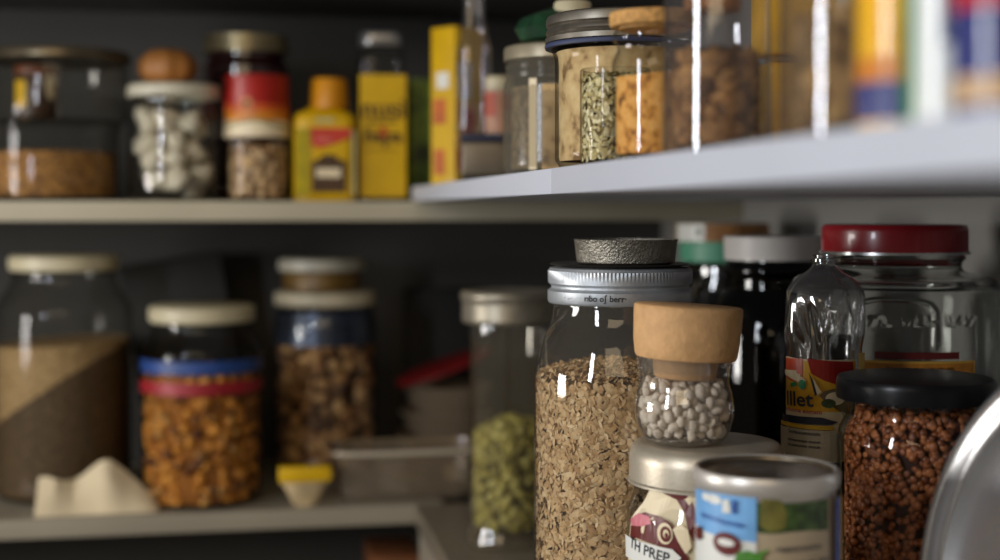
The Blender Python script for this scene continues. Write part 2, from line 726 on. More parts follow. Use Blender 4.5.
shelf('upper back shelf with pale edge holding yellow boxes and stacked jars', -1.2, WX - .0008, EBY, WY - .0008, UB, .0205, 'front', SHELF_W)
shelf('upper right shelf with bright white edge running towards the viewer', EX, WX - .0008, .02, EBY + .030, UR, .0153, 'side', SHELF, seam=.812)
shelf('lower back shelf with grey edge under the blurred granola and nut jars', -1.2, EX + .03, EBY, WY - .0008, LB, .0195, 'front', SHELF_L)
shelf('lower right shelf that carries the oats jar, the cans and the red lidded jar', EX, WX - .0008, .25, EBY - .0006, LB, .02, 'side', pbr('shaded_laminate', rgb(124, 114, 98), .35, 0, .1, 8))  # darkened copy of the shelf laminate, dimmer light put into its colour
shelf('shelf board with shaded underside above the yellow boxes along the top of the photo', -1.2, WX - .0008, EBY, WY - .0008, Z0 + .262, .02, 'front', pbr('shaded_board', (.03, .028, .026), .7))  # board coloured dark to paint the shade on its underside
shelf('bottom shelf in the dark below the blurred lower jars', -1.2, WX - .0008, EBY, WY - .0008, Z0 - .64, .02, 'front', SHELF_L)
pp = Geo().box(-.009, .009, -.3, .10, 0, LB - .0206 - .002).build('support_panel', SHELF_L, None, (EX + .012, EBY - .11, .001), smooth=0)
tag(pp, 'grey upright panel beneath the front corner of the lower right shelf', 'panel')

# ------------------------------------------------------------------ lower right shelf: sharp jars
OAT_C = [rgb(172, 130, 82), rgb(206, 168, 116), rgb(222, 188, 140), rgb(190, 150, 100), rgb(234, 206, 162)]
# --- oats jar
Y = .90
x, y = at(620, Y)
H = zp(302, Y) - LB
R = m_(86, Y)
rn = m_(66, Y)
t = thing('storage_jar', 'tall glass jar of rolled oats with a zinc screw lid', 'jar', (x, y, LB))
zs, zn = zp(385, Y) - LB, zp(308, Y) - LB
prof = spline([(R, zs - .02), (R, zs), (R * .985, zs + .012), (R * .90, zs + .030), (R * .80, zn - .010), (rn, zn), (rn, zn + .004)], 6)
prof = [(0, .004), (R * .6, .004), (R - .01, 0), (R - .003, .002), (R, .010)] + [(R, .01 + (zs - .03) * k / 6) for k in range(1, 7)] + prof + [
    (rn + .002, H - .001), (rn + .002, H), (rn - .001, H + .004)]
rf = rz(prof)
Geo().lathe(prof, 96).build('glass_body', glass('hazy_clear_glass', edge=(.55, .55, .53), refl=1.3, f0=.045, power=3.0, film=(.50, .44, .36), film_fac=.055), t)  # faint film paints the pale haze inside the neck
lh = zp(266.5, Y) - LB - H
lid = lid_geo(m_(71.5, Y), lh, .0022, .0, 240, knurl=.00032, beads=True).build('screw_lid', ZINC, t, (0, 0, H))
art_obj([('text', 'rıbo oʃ berr·', 0, lh * .20, .0052, 0, 0), ('text', '·  - ·', -.026, lh * .19, .004, 0, 0)], cyl(m_(72.3, Y), camang(x, y) - .2),
        [pbr('black_stamp', (.02, .02, .02), .6)], 'stamped_writing', lid, .004)
zf = zp(376, Y) - LB
g = core_geo(rf, .0045, zf, .0062, 72, mound=.006)
ob = Geo()
p, q = wall_pts(rf, .006, zf, 15000, .0024, camang(x, y), 2.3)
scatter(ob, t_flake(), p, q, .0028, .42, rf, .0012, .35)
p, q = top_pts(R * .92, zf + .001, 2200, (-.03, -.02), .009)
scatter(ob, t_flake(), p, q, .0025, .6, rf, .0012, .35)
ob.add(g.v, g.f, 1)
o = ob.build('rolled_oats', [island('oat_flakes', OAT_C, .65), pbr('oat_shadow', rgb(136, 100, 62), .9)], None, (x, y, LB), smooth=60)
tag(o, 'pale rolled oats filling the tall glass jar with the zinc lid', 'oats', kind='stuff')
# --- plate and hammered cup on its lid
zt = LB + H + lh
pl = Geo().lathe([(0, 0), (m_(58, Y), 0), (m_(69, Y), .0012), (m_(70, Y), .0018), (m_(69, Y), .0022), (m_(58, Y), .0012), (0, .0012)], 80).build('metal_plate', pbr('dark_tin', rgb(90, 84, 76), .35, .9), None, (x, y, zt + .0002))
tag(pl, 'thin dark metal disc lying on the zinc lid of the oats jar', 'plate')
hc = zp(237.5, Y) - zt - .0026
r0, r1 = m_(49, Y), m_(51.5, Y)
t = thing('metal_cup', 'shallow hammered metal cup upright on top of the oats jar', 'cup', (x + m_(6, Y), y, zt + .0016))
Geo().lathe([(0, 0), (r0 - .003, 0), (r0, .0015), (r1, hc - .001), (r1 + .0006, hc), (r1 - .0012, hc), (r0 - .002, .004), (0, .004)], 96).build('cup_body', HAMMER, t)

# --- preserve jar with brushed lid and cream label, cork jar on it
Y4 = .80
x4, y4 = at(707, Y4)
zl = zp(441, Y4)
R4 = m_(78.5, Y4)
t = thing('preserve_jar', 'glass jar with brushed metal lid and cream and maroon label', 'jar', (x4, y4, LB))
hl = m_(40, Y4)
H4 = zl - LB - hl
prof = bottle_prof(R4 * 1.015, H4 + .004, R4 * .93, H4 - .019, H4 - .004, threads=False)
Geo().lathe(prof, 80).build('glass_body', G_CLEAR, t)
lp = [(0, hl), (R4 * .83, hl), (R4 * .90, hl - .0006), (R4 * .955, hl - .003), (R4 * .985, hl - .0075), (R4 * .99, hl - .010), (R4 * .99, .0025), (R4 * 1.012, .0015), (R4 * 1.012, .0003), (R4 * .99, 0),
      (R4 * .95, .0), (R4 * .95, hl * .6), (0, hl * .62)]
Geo().lathe(lp, 96).build('metal_lid', STEEL_BR, t, (0, 0, H4))
rf4 = rz(prof)
ang4 = camang(x4, y4)
k4 = Y4 / F


def L4(px, py):   # label coordinates from picture measures: arc length and height
    d = max(-.985, min(.985, (px - 707) / 79.5))
    return (math.asin(d) * R4 * 1.015, zp(py, Y4 - R4 * math.cos(math.asin(d)) * .9) - LB)


def P4(*pts):
    return [L4(*p) for p in pts]


sh = [
    ('poly', P4((629, 620), (631, 545), (634, 520), (641, 505), (648, 490), (690, 491), (740, 492), (780, 494), (784, 560), (784, 620)), 0),
    ('poly', P4((646, 487), (664, 487), (681, 491), (692, 500), (697, 520), (698, 545), (690, 531), (685, 513), (676, 500), (660, 493), (644, 490)), 1),
    ('poly', P4((634, 528), (638, 517), (646, 513), (660, 516), (671, 521), (679, 530), (682, 545), (690, 556), (692, 575), (680, 580), (672, 556), (660, 545), (640, 539), (633, 540)), 1),
    ('poly', P4((634, 521), (641, 514), (652, 517), (655, 524), (645, 527), (635, 527)), 3),
    ('ell', *L4(668, 533), .0048, .0058, 0),
    ('ell', *L4(669, 533.5), .0034, .0043, 1),
    ('ell', *L4(669.5, 533), .0018, .0024, 0),
    ('ell', *L4(670, 534.5), .0010, .0015, 1),
    ('poly', P4((676, 528), (682, 522), (690, 528), (693, 545), (688, 552), (681, 540)), 0),
    ('poly', P4((630.2, 536), (640, 540), (660, 545), (676, 548), (684, 556), (676, 566), (650, 564), (631, 558)), 4),
    ('text', 'TH PREP', *L4(651.5, 551), .0082, -.12, 2),
    ('poly', P4((631, 566), (640, 562), (636, 600), (631, 600)), 1),
    ('ell', *L4(646, 572), .005, .003, 1), ('ell', *L4(664, 578), .006, .004, 1),
]
art_obj(sh, cyl(R4 * 1.015, ang4, rf4), [CREAM, MAROON, INK, BLUSH, WHITE], 'paper_label', t, .003)
g = core_geo(rf4, .005, H4 - .03, .003)
o = g.build('fruit_preserve', speckle('red_preserve', [rgb(70, 14, 12), rgb(110, 30, 22), rgb(50, 10, 8)], 160), None, (x4, y4, LB))
tag(o, 'dark red preserve inside the jar with the cream and maroon label', 'preserve', kind='stuff')

Y3 = .793
x3, y3 = at(684, Y3)
zb = zl + .0003
t = thing('cork_jar', 'small round-bellied glass jar of white beans with wide cork, on brushed lid', 'jar', (x3, y3, zb))
h = lambda py: zp(py, Y3) - zb
w = lambda px: m_(px, Y3)
prof = [(0, .003), (w(22), .0022), (w(30), 0)] + spline([(w(35), .0012), (w(42), h(436)), (w(48.5), h(420)), (w(50), h(406)), (w(48), h(393)), (w(45.5), h(384)), (w(45.5), h(374)), (w(46.5), h(362)), (w(47), h(352))], 6) + [
    (w(46), h(351)), (w(44.5), h(353)), (w(44), h(370))]
rf3 = rz(prof)
Geo().lathe(prof, 96).build('glass_body', glass('belly_glass', (.95, .95, .94), (.62, .60, .57), refl=2.4, f0=.05, power=2.8, film=(.60, .55, .48), film_fac=.07), t)  # pale film paints in reflections that bring out the neck
ck = Geo().lathe([(0, h(305)), (w(52), h(305)), (w(54), h(306.5)), (w(54.3), h(312)), (w(53.2), h(340)), (w(51), h(355)), (w(49.5), h(357.5)), (w(34), h(358)), (w(33), h(359)), (w(31), h(376)), (w(29), h(378)), (0, h(378))], 96)
ck.xform(Matrix.Translation((0, 0, h(357))) @ Matrix.Rotation(math.radians(3.2), 4, 'Y') @ Matrix.Translation((0.001, 0, -h(357))))
ck.build('cork_stopper', CORK, t, smooth=50)
# beans, one by one
bt_v, bt_f = t_ico(2, (1, .78, .72), .25, 1)
bme = []
for s in range(4):
    vv, ff = t_ico(2, (1.0, .70, .64), .5, s + 3)
    g = Geo()
    g.add(vv * .0039, ff)
    ob_ = g.build('white_bean', island('white_beans', [rgb(206, 184, 160), rgb(238, 222, 202), rgb(222, 204, 182), rgb(246, 234, 218)], .5, .4, .2, 260, .4), None, smooth=180)
    bme.append(ob_.data)
    bpy.data.objects.remove(ob_)
pts = []
tries = 0
fa = camang(x3, y3)
ztop = h(383)
rng = random.Random(4)
while len(pts) < 290 and tries < 90000:
    tries += 1
    z = rng.uniform(.0068, ztop)
    a = fa + rng.uniform(-PI, PI)
    lim = float(rf3(z)) - .0050
    rr = lim * (1 - .22 * rng.random() ** 2) if z < ztop - .004 else lim * math.sqrt(rng.random())
    p = Vector((rr * math.cos(a), rr * math.sin(a), z))
    if all((p - q).length > .0053 for q in pts):
        pts.append(p)
for i, p in enumerate(pts):
    o = bpy.data.objects.new('white_bean', bme[i % 4])
    COL.objects.link(o)
    o.location = Vector((x3, y3, zb)) + p
    o.rotation_euler = (rng.uniform(0, 6), rng.uniform(0, 6), rng.uniform(0, 6))
    k = rng.uniform(.85, 1.12)
    o.scale = (k, k, k)
    tag(o, 'small white dried bean in the cork-topped jar', 'bean', 'white beans in the cork-topped jar')

# --- can in front
Y5 = .70
x5, y5 = at(766, Y5)
zt = zp(466, Y5)
R5 = m_(72.5, Y5)
H5 = zt - LB
t = thing('food_can', 'steel food can with blue, green and cream label in front of the brushed lid', 'can', (x5, y5, LB))
Rb = R5 - .0022
cp = [(0, .002), (Rb - .003, .002), (Rb - .002, 0), (R5 - .0004, .0006), (R5, .003), (R5 - .0006, .0055), (Rb, .007), (Rb, H5 - .0105), (R5 - .0008, H5 - .0085), (R5, H5 - .006), (R5, H5 - .002), (R5 - .0008, H5 - .0003),
      (R5 - .002, H5), (R5 - .0032, H5 - .0008)]
cpe = [(R5 - .0031, H5 - .0006), (R5 - .0040, H5 - .0026), (R5 - .007, H5 - .0030), (R5 - .010, H5 - .0022), (R5 - .013, H5 - .0030), (R5 * .45, H5 - .0027), (R5 * .40, H5 - .0020), (0, H5 - .0020)]
Geo().lathe(cpe, 112).build('can_end', pbr('can_end_steel', rgb(140, 128, 110), .28, .9, .1), t)
Geo().lathe(cp, 112).build('can_body', pbr('tinplate', rgb(200, 194, 186), .38, .45, .06), t)
ang5 = camang(x5, y5)


def L5(px, py):
    d = max(-.99, min(.99, (px - 766) / 70.5))
    a = math.asin(d)
    return (a * Rb, zp(py, Y5 - Rb * math.cos(a)) - LB)


def P5(*pts):
    return [L5(*p) for p in pts]


zlo, zhi = .008, H5 - .0115
lx0, lx1 = -1.46 * Rb, 1.50 * Rb
sh = [
    ('rect', lx0, zlo, lx1, zhi, 0),
    ('poly', [(lx0, zhi), (lx0, zhi - .0045)] + P5((720, 492), (757, 497), (757, 533), (770, 534), (790, 531), (805, 529), (826, 527)) + [(L5(826, 520)[0], zhi)], 1),
    ('poly', P5((762, 498), (780, 500), (786, 512), (784, 528), (770, 532), (760, 526)), 7),
    ('poly', [(lx0, L5(700, 545)[1])] + P5((757, 550), (757, 497), (720, 495)) + [(lx0, L5(696, 490)[1])], 2),
    ('poly', [(lx0, zlo)] + [(L5(757, 560)[0], zlo)] + P5((757, 543), (730, 540), (700, 530)) + [(lx0, L5(700, 528)[1])], 3),
    ('ell', *L5(716, 501), .005, .0022, 3), ('ell', *L5(709, 499), .004, .0018, 3),
    ('poly', P5((725, 514), (725, 502), (731, 500), (733, 514)), 3),
    ('poly', P5((735, 514), (735, 501), (739, 501), (739, 515)), 5),
    ('text', '-aunnu buunnas-', *L5(722, 521.5), .0042, -.06, 5),
    ('ell', *L5(729, 545), .0075, .0055, 4), ('ell', *L5(729, 543.5), .0045, .0018, 3),
    ('poly', P5((700, 530), (705, 528), (706, 540), (702, 543), (700, 538)), 4),
    ('poly', P5((736, 565), (740, 553), (750, 550), (757, 553), (770, 547), (762, 556), (764, 566)), 6),
    ('text', 'uuannruunuu', *L5(797, 545.5), .0042, .02, 8),
    ('text', 'mumnm nunum nmu', *L5(793, 561), .0045, .02, 8),
    ('rect', L5(829, 500)[0], zlo, L5(833, 500)[0], zhi, 5),
    ('rect', L5(833, 500)[0], zlo, L5(835.3, 500)[0], zhi, 9),
]
art_obj(sh, cyl(Rb, ang5), [TAN, FOREST, SKY, WHITE, MAROON, BLUE, LEAF, pbr('olive_print', rgb(110, 104, 46), .5, 0, .4, 90), INK, GOLD], 'paper_label', t, .003)

# --- lentil jar
Y6 = .80
x6, y6 = at(915, Y6)
h = lambda py: zp(py, Y6) - LB
w = lambda px: m_(px, Y6)
t = thing('lentil_jar', 'glass jar of reddish brown lentils with a flat black lid', 'jar', (x6, y6, LB))
ztop = h(398)
prof = [(0, .004), (w(50), .003), (w(64), 0), (w(72), .003), (w(76), .012)] + [(w(76), .012 + k * .02) for k in range(1, 6)] + spline(
    [(w(76), h(455)), (w(76), h(440)), (w(73), h(426)), (w(66.5), h(415)), (w(65.5), h(408)), (w(67), h(402)), (w(67), h(385))], 5)
rf6 = rz(prof)
Geo().lathe(prof, 80).build('glass_body', G_CLEAR, t)
lid_geo(w(77), h(376) - ztop, .0022, .0, 96).build('screw_lid', BLACK, t, (0, 0, ztop))
zf = h(412)
ob = Geo()
p, q = wall_pts(rf6, .005, zf, 3600, .0060, camang(x6, y6), 2.0)
scatter(ob, t_ico(1, (1, 1, .80)), p, q, .0026, .8, rf6, .0042, .2)
p, q = top_pts(w(58), zf, 350)
scatter(ob, t_ico(1, (1, 1, .80)), p, q, .0026, .9, rf6, .0042, .2)
g = core_geo(rf6, .0045, zf - .001, .0086)
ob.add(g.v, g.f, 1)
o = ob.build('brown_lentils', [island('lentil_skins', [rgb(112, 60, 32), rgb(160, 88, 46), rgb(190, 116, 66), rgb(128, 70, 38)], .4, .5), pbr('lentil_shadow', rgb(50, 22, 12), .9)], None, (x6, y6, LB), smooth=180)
tag(o, 'small reddish brown lentils filling the black lidded jar', 'lentils', kind='stuff')

# --- big empty jar with red lid
Y7 = .97
x7, y7 = at(894, Y7)
h = lambda py: zp(py, Y7) - LB
w = lambda px: m_(px, Y7)
t = thing('red_lid_jar', 'big empty clear glass jar with a glossy red screw lid', 'jar', (x7, y7, LB))
ztop = h(252)
RB = w(103)
prof = [(0, .005), (RB * .6, .004), (RB - .014, 0), (RB - .004, .003), (RB, .013)] + [(RB, .013 + k * .025) for k in range(1, 6)] + spline(
    [(RB, h(330)), (RB, h(300)), (w(101.5), h(287)), (w(96), h(278)), (w(85), h(274)), (w(70), h(271)), (w(65), h(267)), (w(65), h(262)), (w(68.5), h(258)), (w(68.5), h(256)), (w(65), h(252)), (w(65), h(240))], 5)


ang7 = camang(x7, y7)
zz = lambda py: zp(py, Y7 - RB) - LB
ARCH = [(-.026, zz(345)), (-.026, zz(312)), (-.022, zz(304)), (-.010, zz(300)), (.010, zz(300)), (.022, zz(304)), (.026, zz(312)), (.026, zz(345))]
BARS = []
for i, s_ in enumerate(np.linspace(-.050, .050, 15)):
    if i % 4 != 3:
        BARS.append(((s_, zz(326)), (s_ + (.0015 if i % 2 else -.001), zz(317))))
        BARS.append(((s_, zz(326)), (s_ + .004, zz(326 - 4 * (i % 3)))))
SEGS = list(zip(ARCH[:-1], ARCH[1:]))


def seg_d(p, q, s0, z0):
    vx, vz = q[0] - p[0], q[1] - p[1]
    t = max(0, min(1, ((s0 - p[0]) * vx + (z0 - p[1]) * vz) / (vx * vx + vz * vz + 1e-12)))
    return math.hypot(s0 - p[0] - t * vx, z0 - p[1] - t * vz)


def squarish(r, a, z):
    k = min(1, max(0, (h(280) - z) / .03))
    q = (abs(math.cos(a)) ** 2.6 + abs(math.sin(a)) ** 2.6) ** (-1 / 2.6)
    r2 = r * (1 + (q / 1.0 - 1) * .35 * k)
    if r > RB * .985 and zz(350) < z < zz(296):
        da = (a - ang7 + PI) % (2 * PI) - PI
        s0 = da * RB
        if abs(s0) < .062:
            d1 = min(seg_d(p, q_, s0, z) for p, q_ in SEGS)
            d2 = min(seg_d(p, q_, s0, z) for p, q_ in BARS)
            r2 += .0009 * max(0, 1 - (d1 / .0018) ** 2) + .0008 * max(0, 1 - (d2 / .0013) ** 2)
    return r2


def real_glass(name, col, rough=0.0, ior=1.46):
    m, nt, out = new_mat(name)
    g_ = N(nt, 'ShaderNodeBsdfGlass')
    g_.inputs['Color'].default_value = c4(col)
    g_.inputs['Roughness'].default_value = rough
    g_.inputs['IOR'].default_value = ior
    tc = N(nt, 'ShaderNodeTexCoord')
    no = N(nt, 'ShaderNodeTexNoise')
    sock(no, Scale=26.0, Detail=1.0)
    nt.links.new(tc.outputs['Object'], no.inputs['Vector'])
    b_ = N(nt, 'ShaderNodeBump')
    sock(b_, Strength=.12, Distance=.002)
    nt.links.new(no.outputs[0], b_.inputs['Height'])
    nt.links.new(b_.outputs[0], g_.inputs['Normal'])
    nt.links.new(g_.outputs[0], out.inputs[0])
    return m


dense = []
for p0, p1 in zip(prof[:-1], prof[1:]):
    n_ = 44 if (p0[0] >= RB * .99 and p1[0] >= RB * .99 and p1[1] > zz(352)) else 1
    for k_ in range(n_):
        dense.append((p0[0] + (p1[0] - p0[0]) * k_ / n_, p0[1] + (p1[1] - p0[1]) * k_ / n_))
dense.append(prof[-1])
inner = [(w(62), h(240)), (w(62), h(262)), (w(63), h(270)), (w(67), h(275)), (w(84), h(279)), (w(95), h(283)), (w(98), h(292)), (w(98.5), h(330)), (w(98.5), .022), (w(90), .009), (0, .009)]
Geo().lathe(dense + inner, 260, rfun=squarish).build('glass_body', real_glass('thick_old_glass', (.93, .94, .93)), t, smooth=60)
lh = h(224) - ztop
lid = lid_geo(w(71), lh, .0026, .0, 96).build('screw_lid', RED_LID, t, (0, 0, ztop))
Geo().lathe([(w(70), -.0012), (w(73), -.0010), (w(73), .0008), (w(70), .001)], 96).build('lid_rim', STEEL, lid)
fm = cyl(RB * 1.035, ang7)
art_obj([('rect', -.021, zz(470), .055, zz(361), 0), ('rect', -.0195, zz(470), .0535, zz(363.5), 1), ('text', 'amunnmnununum', .017, zz(369), .006, 0, 2),
         ('rect', -.012, zz(359), .042, zz(352), 3), ('rect', -.018, zz(470), .052, zz(376), 3)], fm,
        [GOLD, pbr('ochre_print', rgb(176, 112, 30), .5, 0, .35, 160), BROWN, MAROON], 'printed_label', t, .004)

# --- crumpled clear bottle with colourful label
Y8 = .88
x8, y8 = at(824, Y8)
h = lambda py: zp(py, Y8) - LB
w = lambda px: m_(px, Y8)
t = thing('plastic_bottle', 'crumpled clear plastic bottle with red and yellow label, left of the red lid', 'bottle', (x8, y8, LB))
R8 = w(37)
prof = [(0, .004), (R8 * .7, 0), (R8 * .95, .003), (R8, .012)]
za, zb8 = .02, h(348)
prof += [(R8, za + (zb8 - za) * k / 20) for k in range(21)]
prof += spline([(R8, h(340)), (R8 * 1.02, h(320)), (R8 * 1.0, h(300)), (R8 * .93, h(289)), (R8 * .72, h(279)), (R8 * .44, h(271)), (R8 * .32, h(266)), (R8 * .30, h(262))], 7)
prof += [(R8 * .36, h(261)), (R8 * .36, h(259)), (R8 * .30, h(258)), (R8 * .30, h(255)), (R8 * .26, h(255)), (R8 * .25, h(264))]


def crumple(r, a, z):
    k = min(1, max(0, (z - h(352)) / .012)) * min(1, max(0, (h(260) - z) / .01))
    p = Vector((math.cos(a + z * 9) * 1.25, math.sin(a + z * 9) * 1.25, z * 15))
    p = Vector((math.cos(a + z * 7) * 1.3, math.sin(a + z * 7) * 1.3, z * 9))
    n = .24 - .62 * abs(noise.noise(p + Vector((1.7, .3, 5)))) - .30 * abs(noise.noise(p * 1.7 + Vector((3, 1, 2))))
    n = min(max(n, -.25), .12)
    n = min(n, .10)
    return r * (1 + k * n)


Geo().lathe(prof, 140, rfun=crumple).build('bottle_body', G_PET, t, smooth=60)
ang8 = camang(x8, y8)


def L8(px, py):
    d = max(-.99, min(.99, (px - 824) / 37.5))
    a = math.asin(d)
    return (a * R8, zp(py, Y8 - R8 * math.cos(a)) - LB)


def P8(*pts):
    return [L8(*p) for p in pts]


ya, yb = h(356), h(455)
lx0, lx1 = -1.40 * R8, .93 * R8
sh = [
    ('rect', lx0, yb, lx1, ya, 0),
    ('rect', lx0 + .0008, L8(820, 412)[1], lx1 - .0008, ya - .0012, 1),
    ('poly', P8((808, 359), (851, 361), (852, 384), (838, 385), (825, 381), (812, 374)), 2),
    ('poly', P8((788, 358.5), (804, 359), (804, 378), (797, 383), (788, 378)), 5),
    ('poly', [(lx0 + .0008, L8(790, 371)[1])] + P8((796, 371), (808, 381), (804, 384), (790, 377)) + [(lx0 + .0008, L8(790, 376)[1])], 0),
    ('text', 'illu', *L8(798, 375), .0062, -.1, 0),
    ('ell', *L8(804, 385), .0027, .0030, 3),
    ('poly', P8((793, 384), (798, 382), (799, 386), (794, 388)), 3),
    ('poly', P8((810, 372), (821, 393), (816, 396)), 4),
    ('poly', P8((814, 378), (822, 392), (818, 395)), 0),
    ('poly', P8((824, 391), (836, 387), (851, 389), (852, 415), (838, 411), (826, 402), (820, 396)), 8),
    ('ell', *L8(834, 398), .0055, .0040, 0), ('ell', *L8(828, 403), .004, .0028, 9), ('ell', *L8(839, 389), .0030, .0014, 4),
    ('text', 'Illet', *L8(801, 400), .0125, .04, 4),
    ('text', 'amunma enmem', *L8(804, 411), .0036, -.02, 2),
    ('poly', P8((788, 414), (822, 417), (836, 421), (830, 424), (788, 421)), 4),
    ('rect', lx0, L8(800, 428)[1], L8(832, 425)[0], L8(800, 424)[1], 7),
    ('rect', lx0, yb, L8(838, 430)[0], L8(800, 429)[1], 6),
    ('text', 'Snmnnunssnm', *L8(806, 433), .0034, 0, 4),
    ('text', 'mnnunmnn nunm', *L8(806, 441), .0028, 0, 4),
    ('text', 'nnumnunm mnun', *L8(806, 446), .0028, 0, 4),
    ('poly', P8((838, 409), (848, 420), (851, 436), (850, 455), (843, 455), (842, 430)), 6),
    ('rect', L8(852, 430)[0], yb - .002, L8(857, 430)[0], ya + .004, 10),
]
art_obj(sh, cyl(R8, ang8), [CREAM, YELLOW2, RED, pbr('emerald_print', rgb(20, 130, 80), .4), INK, pbr('scarlet_print', rgb(196, 66, 30), .4, 0, .2, 200), pbr('silver_print', rgb(170, 160, 140), .4, .2, .1), pbr('mustard_print', rgb(190, 150, 20), .5), pbr('olive_picture', rgb(104, 90, 60), .5, 0, .5, 150), FOREST, pbr('foil_gold', rgb(226, 186, 96), .3, .5, .1)], 'printed_label', t, .003)

# --- dark jar with pale grey lid
Y9 = 1.15
x9, y9 = at(776, Y9)
h = lambda py: zp(py, Y9) - LB
w = lambda px: m_(px, Y9)
t = thing('dark_jar', 'dark brown glass jar with a pale grey lid, behind the cork-topped jar', 'jar', (x9, y9, LB))
ztop = h(259.5)
RB = w(68)
prof = [(0, .004), (RB * .7, 0), (RB - .004, .002), (RB, .012)] + [(RB, .02 + k * .02) for k in range(0, 6)] + spline(
    [(RB, h(345)), (RB * .985, h(330)), (RB * .93, h(312)), (RB * .82, h(297)), (w(50), h(290)), (w(49), h(284)), (w(49), h(276)), (w(52), h(272)), (w(52), h(268)), (w(49), h(262)), (w(49), h(252))], 5)
Geo().lathe(prof, 80).build('glass_body', G_DARK, t)
rr9 = w(52)
lh = h(236) - ztop
Geo().lathe([(0, lh), (rr9 - .001, lh), (rr9, lh - .001), (rr9 * .985, 0), (rr9 * .95, 0), (rr9 * .95, lh * .7), (0, lh * .7)], 96).build('screw_lid', GREY_P, t, (0, 0, ztop))

# --- dark bottle with green band and tan cap behind it
Y10 = 1.36
x10, y10 = at(722, Y10)
h = lambda py: zp(py, Y10) - LB
w = lambda px: m_(px, Y10)
t = thing('sauce_bottle', 'dark bottle with a green band under its patchy tan and white cap', 'bottle', (x10, y10, LB))
RB = w(46)
prof = [(0, .004), (RB * .7, 0), (RB, .006)] + [(RB, .02 + .02 * k) for k in range(6)] + spline([(RB, h(330)), (RB * .97, h(312)), (RB * .86, h(296)), (w(37), h(282)), (w(36), h(268)), (w(36), h(258))], 6)
Geo().lathe(prof, 64, rfun=lambda r, a, z: r * (1 + .05 * noise.noise(Vector((math.cos(a) * 2, math.sin(a) * 2, z * 40))))).build('bottle_body', glass('black_glass', (.02, .02, .02), (.01, .01, .01), refl=2.2, f0=.06, bump=.2, bscale=40), t)
lid_geo(w(42), h(241) - h(261), .001).build('cap_band', GREEN, t, (0, 0, h(261)))
lid_geo(w(46), h(223) - h(241), .001).build('cap_top', TAN, t, (0, 0, h(241)))
hh = h(223) - h(241)
art_obj([('rect', -1.2 * w(46), h(240.5), -.36 * w(46), h(224), 0), ('rect', -.36 * w(46), h(240.5), 1.5 * w(46), h(224), 1), ('text', 'fi', -.5 * w(46), h(232), .012, 0, 2)], cyl(w(46), camang(x10, y10)),
        [WHITE, pbr('patchy_tan', rgb(150, 104, 58), .6, 0, .45, 90), FOREST], 'cap_label', t)

# --- green filled jar at the shelf corner
Y1 = 1.31
x1, y1 = at(507.5, Y1)
h = lambda py: zp(py, Y1) - LB
w = lambda px: m_(px, Y1)
t = thing('canister', 'clear glass canister half full of dried green pods, left of the oats jar', 'jar', (x1, y1, LB))
RB = w(37)
ztop = h(322)
prof = [(0, .012), (RB * .7, .010), (RB * .98, .004), (RB * 1.06, 0), (RB * 1.12, .003), (RB * 1.10, .010), (RB * .98, .018), (RB, .026)] + [(RB, .03 + .02 * k) for k in range(8)] + [(RB, h(340)), (RB * 1.02, h(334)), (RB * 1.02, h(326)), (RB, h(322)), (RB, h(316))]
rf1 = rz([p_ for p_ in prof if p_[1] >= .018])
Geo().lathe(prof, 72, sq=2.6).build('glass_body', glass('warm_glass', (.92, .90, .84), (.40, .37, .30), refl=1.6, f0=.05, film=(.55, .48, .36), film_fac=.06), t)  # beige film paints the wall's reflection onto the clear glass
lp = [(0, h(293)), (w(40), h(293)), (w(44), h(290)), (w(46), h(291)), (w(47.5), h(294)), (w(47), h(299)), (w(45), h(302)), (w(45.5), h(304)), (w(45.5), h(317)), (w(46), h(319)), (w(44), h(322)), (w(42), h(322)), (w(42), h(305)), (0, h(305))]
Geo().lathe(lp, 80).build('screw_lid', pbr('worn_tin', rgb(150, 142, 126), .42, .6, .15, 80), t)
ob = Geo()
zf = h(432)
cap1 = lambda z: np.full_like(np.asarray(z, float), RB)
p, q = wall_pts(cap1, .018, zf, 520, .006)
for s in range(2):
    scatter(ob, t_ico(1, (1, .6, .5), .5, s + 1), p[s::2], q[s::2], .0065, .8, cap1, .002, .35, zmin=.014)
p, q = top_pts(RB * .85, zf, 90, (.15, 0), .008)
scatter(ob, t_ico(1, (1, .8, .7), .4, 5), p, q, .008, .8, cap1, .002, .3)
g = core_geo(cap1, .014, zf - .004, .008)
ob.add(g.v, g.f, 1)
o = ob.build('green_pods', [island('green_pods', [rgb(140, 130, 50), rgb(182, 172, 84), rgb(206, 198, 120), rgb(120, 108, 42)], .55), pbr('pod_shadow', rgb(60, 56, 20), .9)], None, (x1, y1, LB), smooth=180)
tag(o, 'yellow-green dried pods in the canister left of the oats jar', 'dried pods', kind='stuff')

# --- steel pan lid standing on edge at the right border
Y11 = .60
x11, y11 = at(1127, Y11)
Rd = .127
t = thing('steel_pan_lid', 'polished steel pan lid standing on edge, cut by the right border', 'pan lid', (x11, y11, LB + Rd * 1.008))
ncam = Vector((-.91, -.41, .0))
nw = Vector((ncam.x * CA + ncam.y * SA, -ncam.x * SA + ncam.y * CA, .10))
MQ = nw.to_track_quat('Z', 'Y').to_matrix().to_4x4()
g = Geo().lathe([(0, -.0120), (Rd * .25, -.0112), (Rd * .50, -.0070), (Rd * .70, -.0028), (Rd * .80, -.0014), (Rd * .84, .0012), (Rd * .87, .0035), (Rd * .89, .0024), (Rd * .91, .0030), (Rd * .95, .0044), (Rd * .985, .0040), (Rd, .0025), (Rd * 1.005, .000), (Rd * .99, -.002), (Rd * .91, -.003),
                 (Rd * .80, -.0045), (Rd * .50, -.0100), (0, -.0150)], 128)
g.xform(MQ)
g.build('lid_disc', pbr('mirror_steel', rgb(224, 224, 226), .24, .9, .05, 30), t)
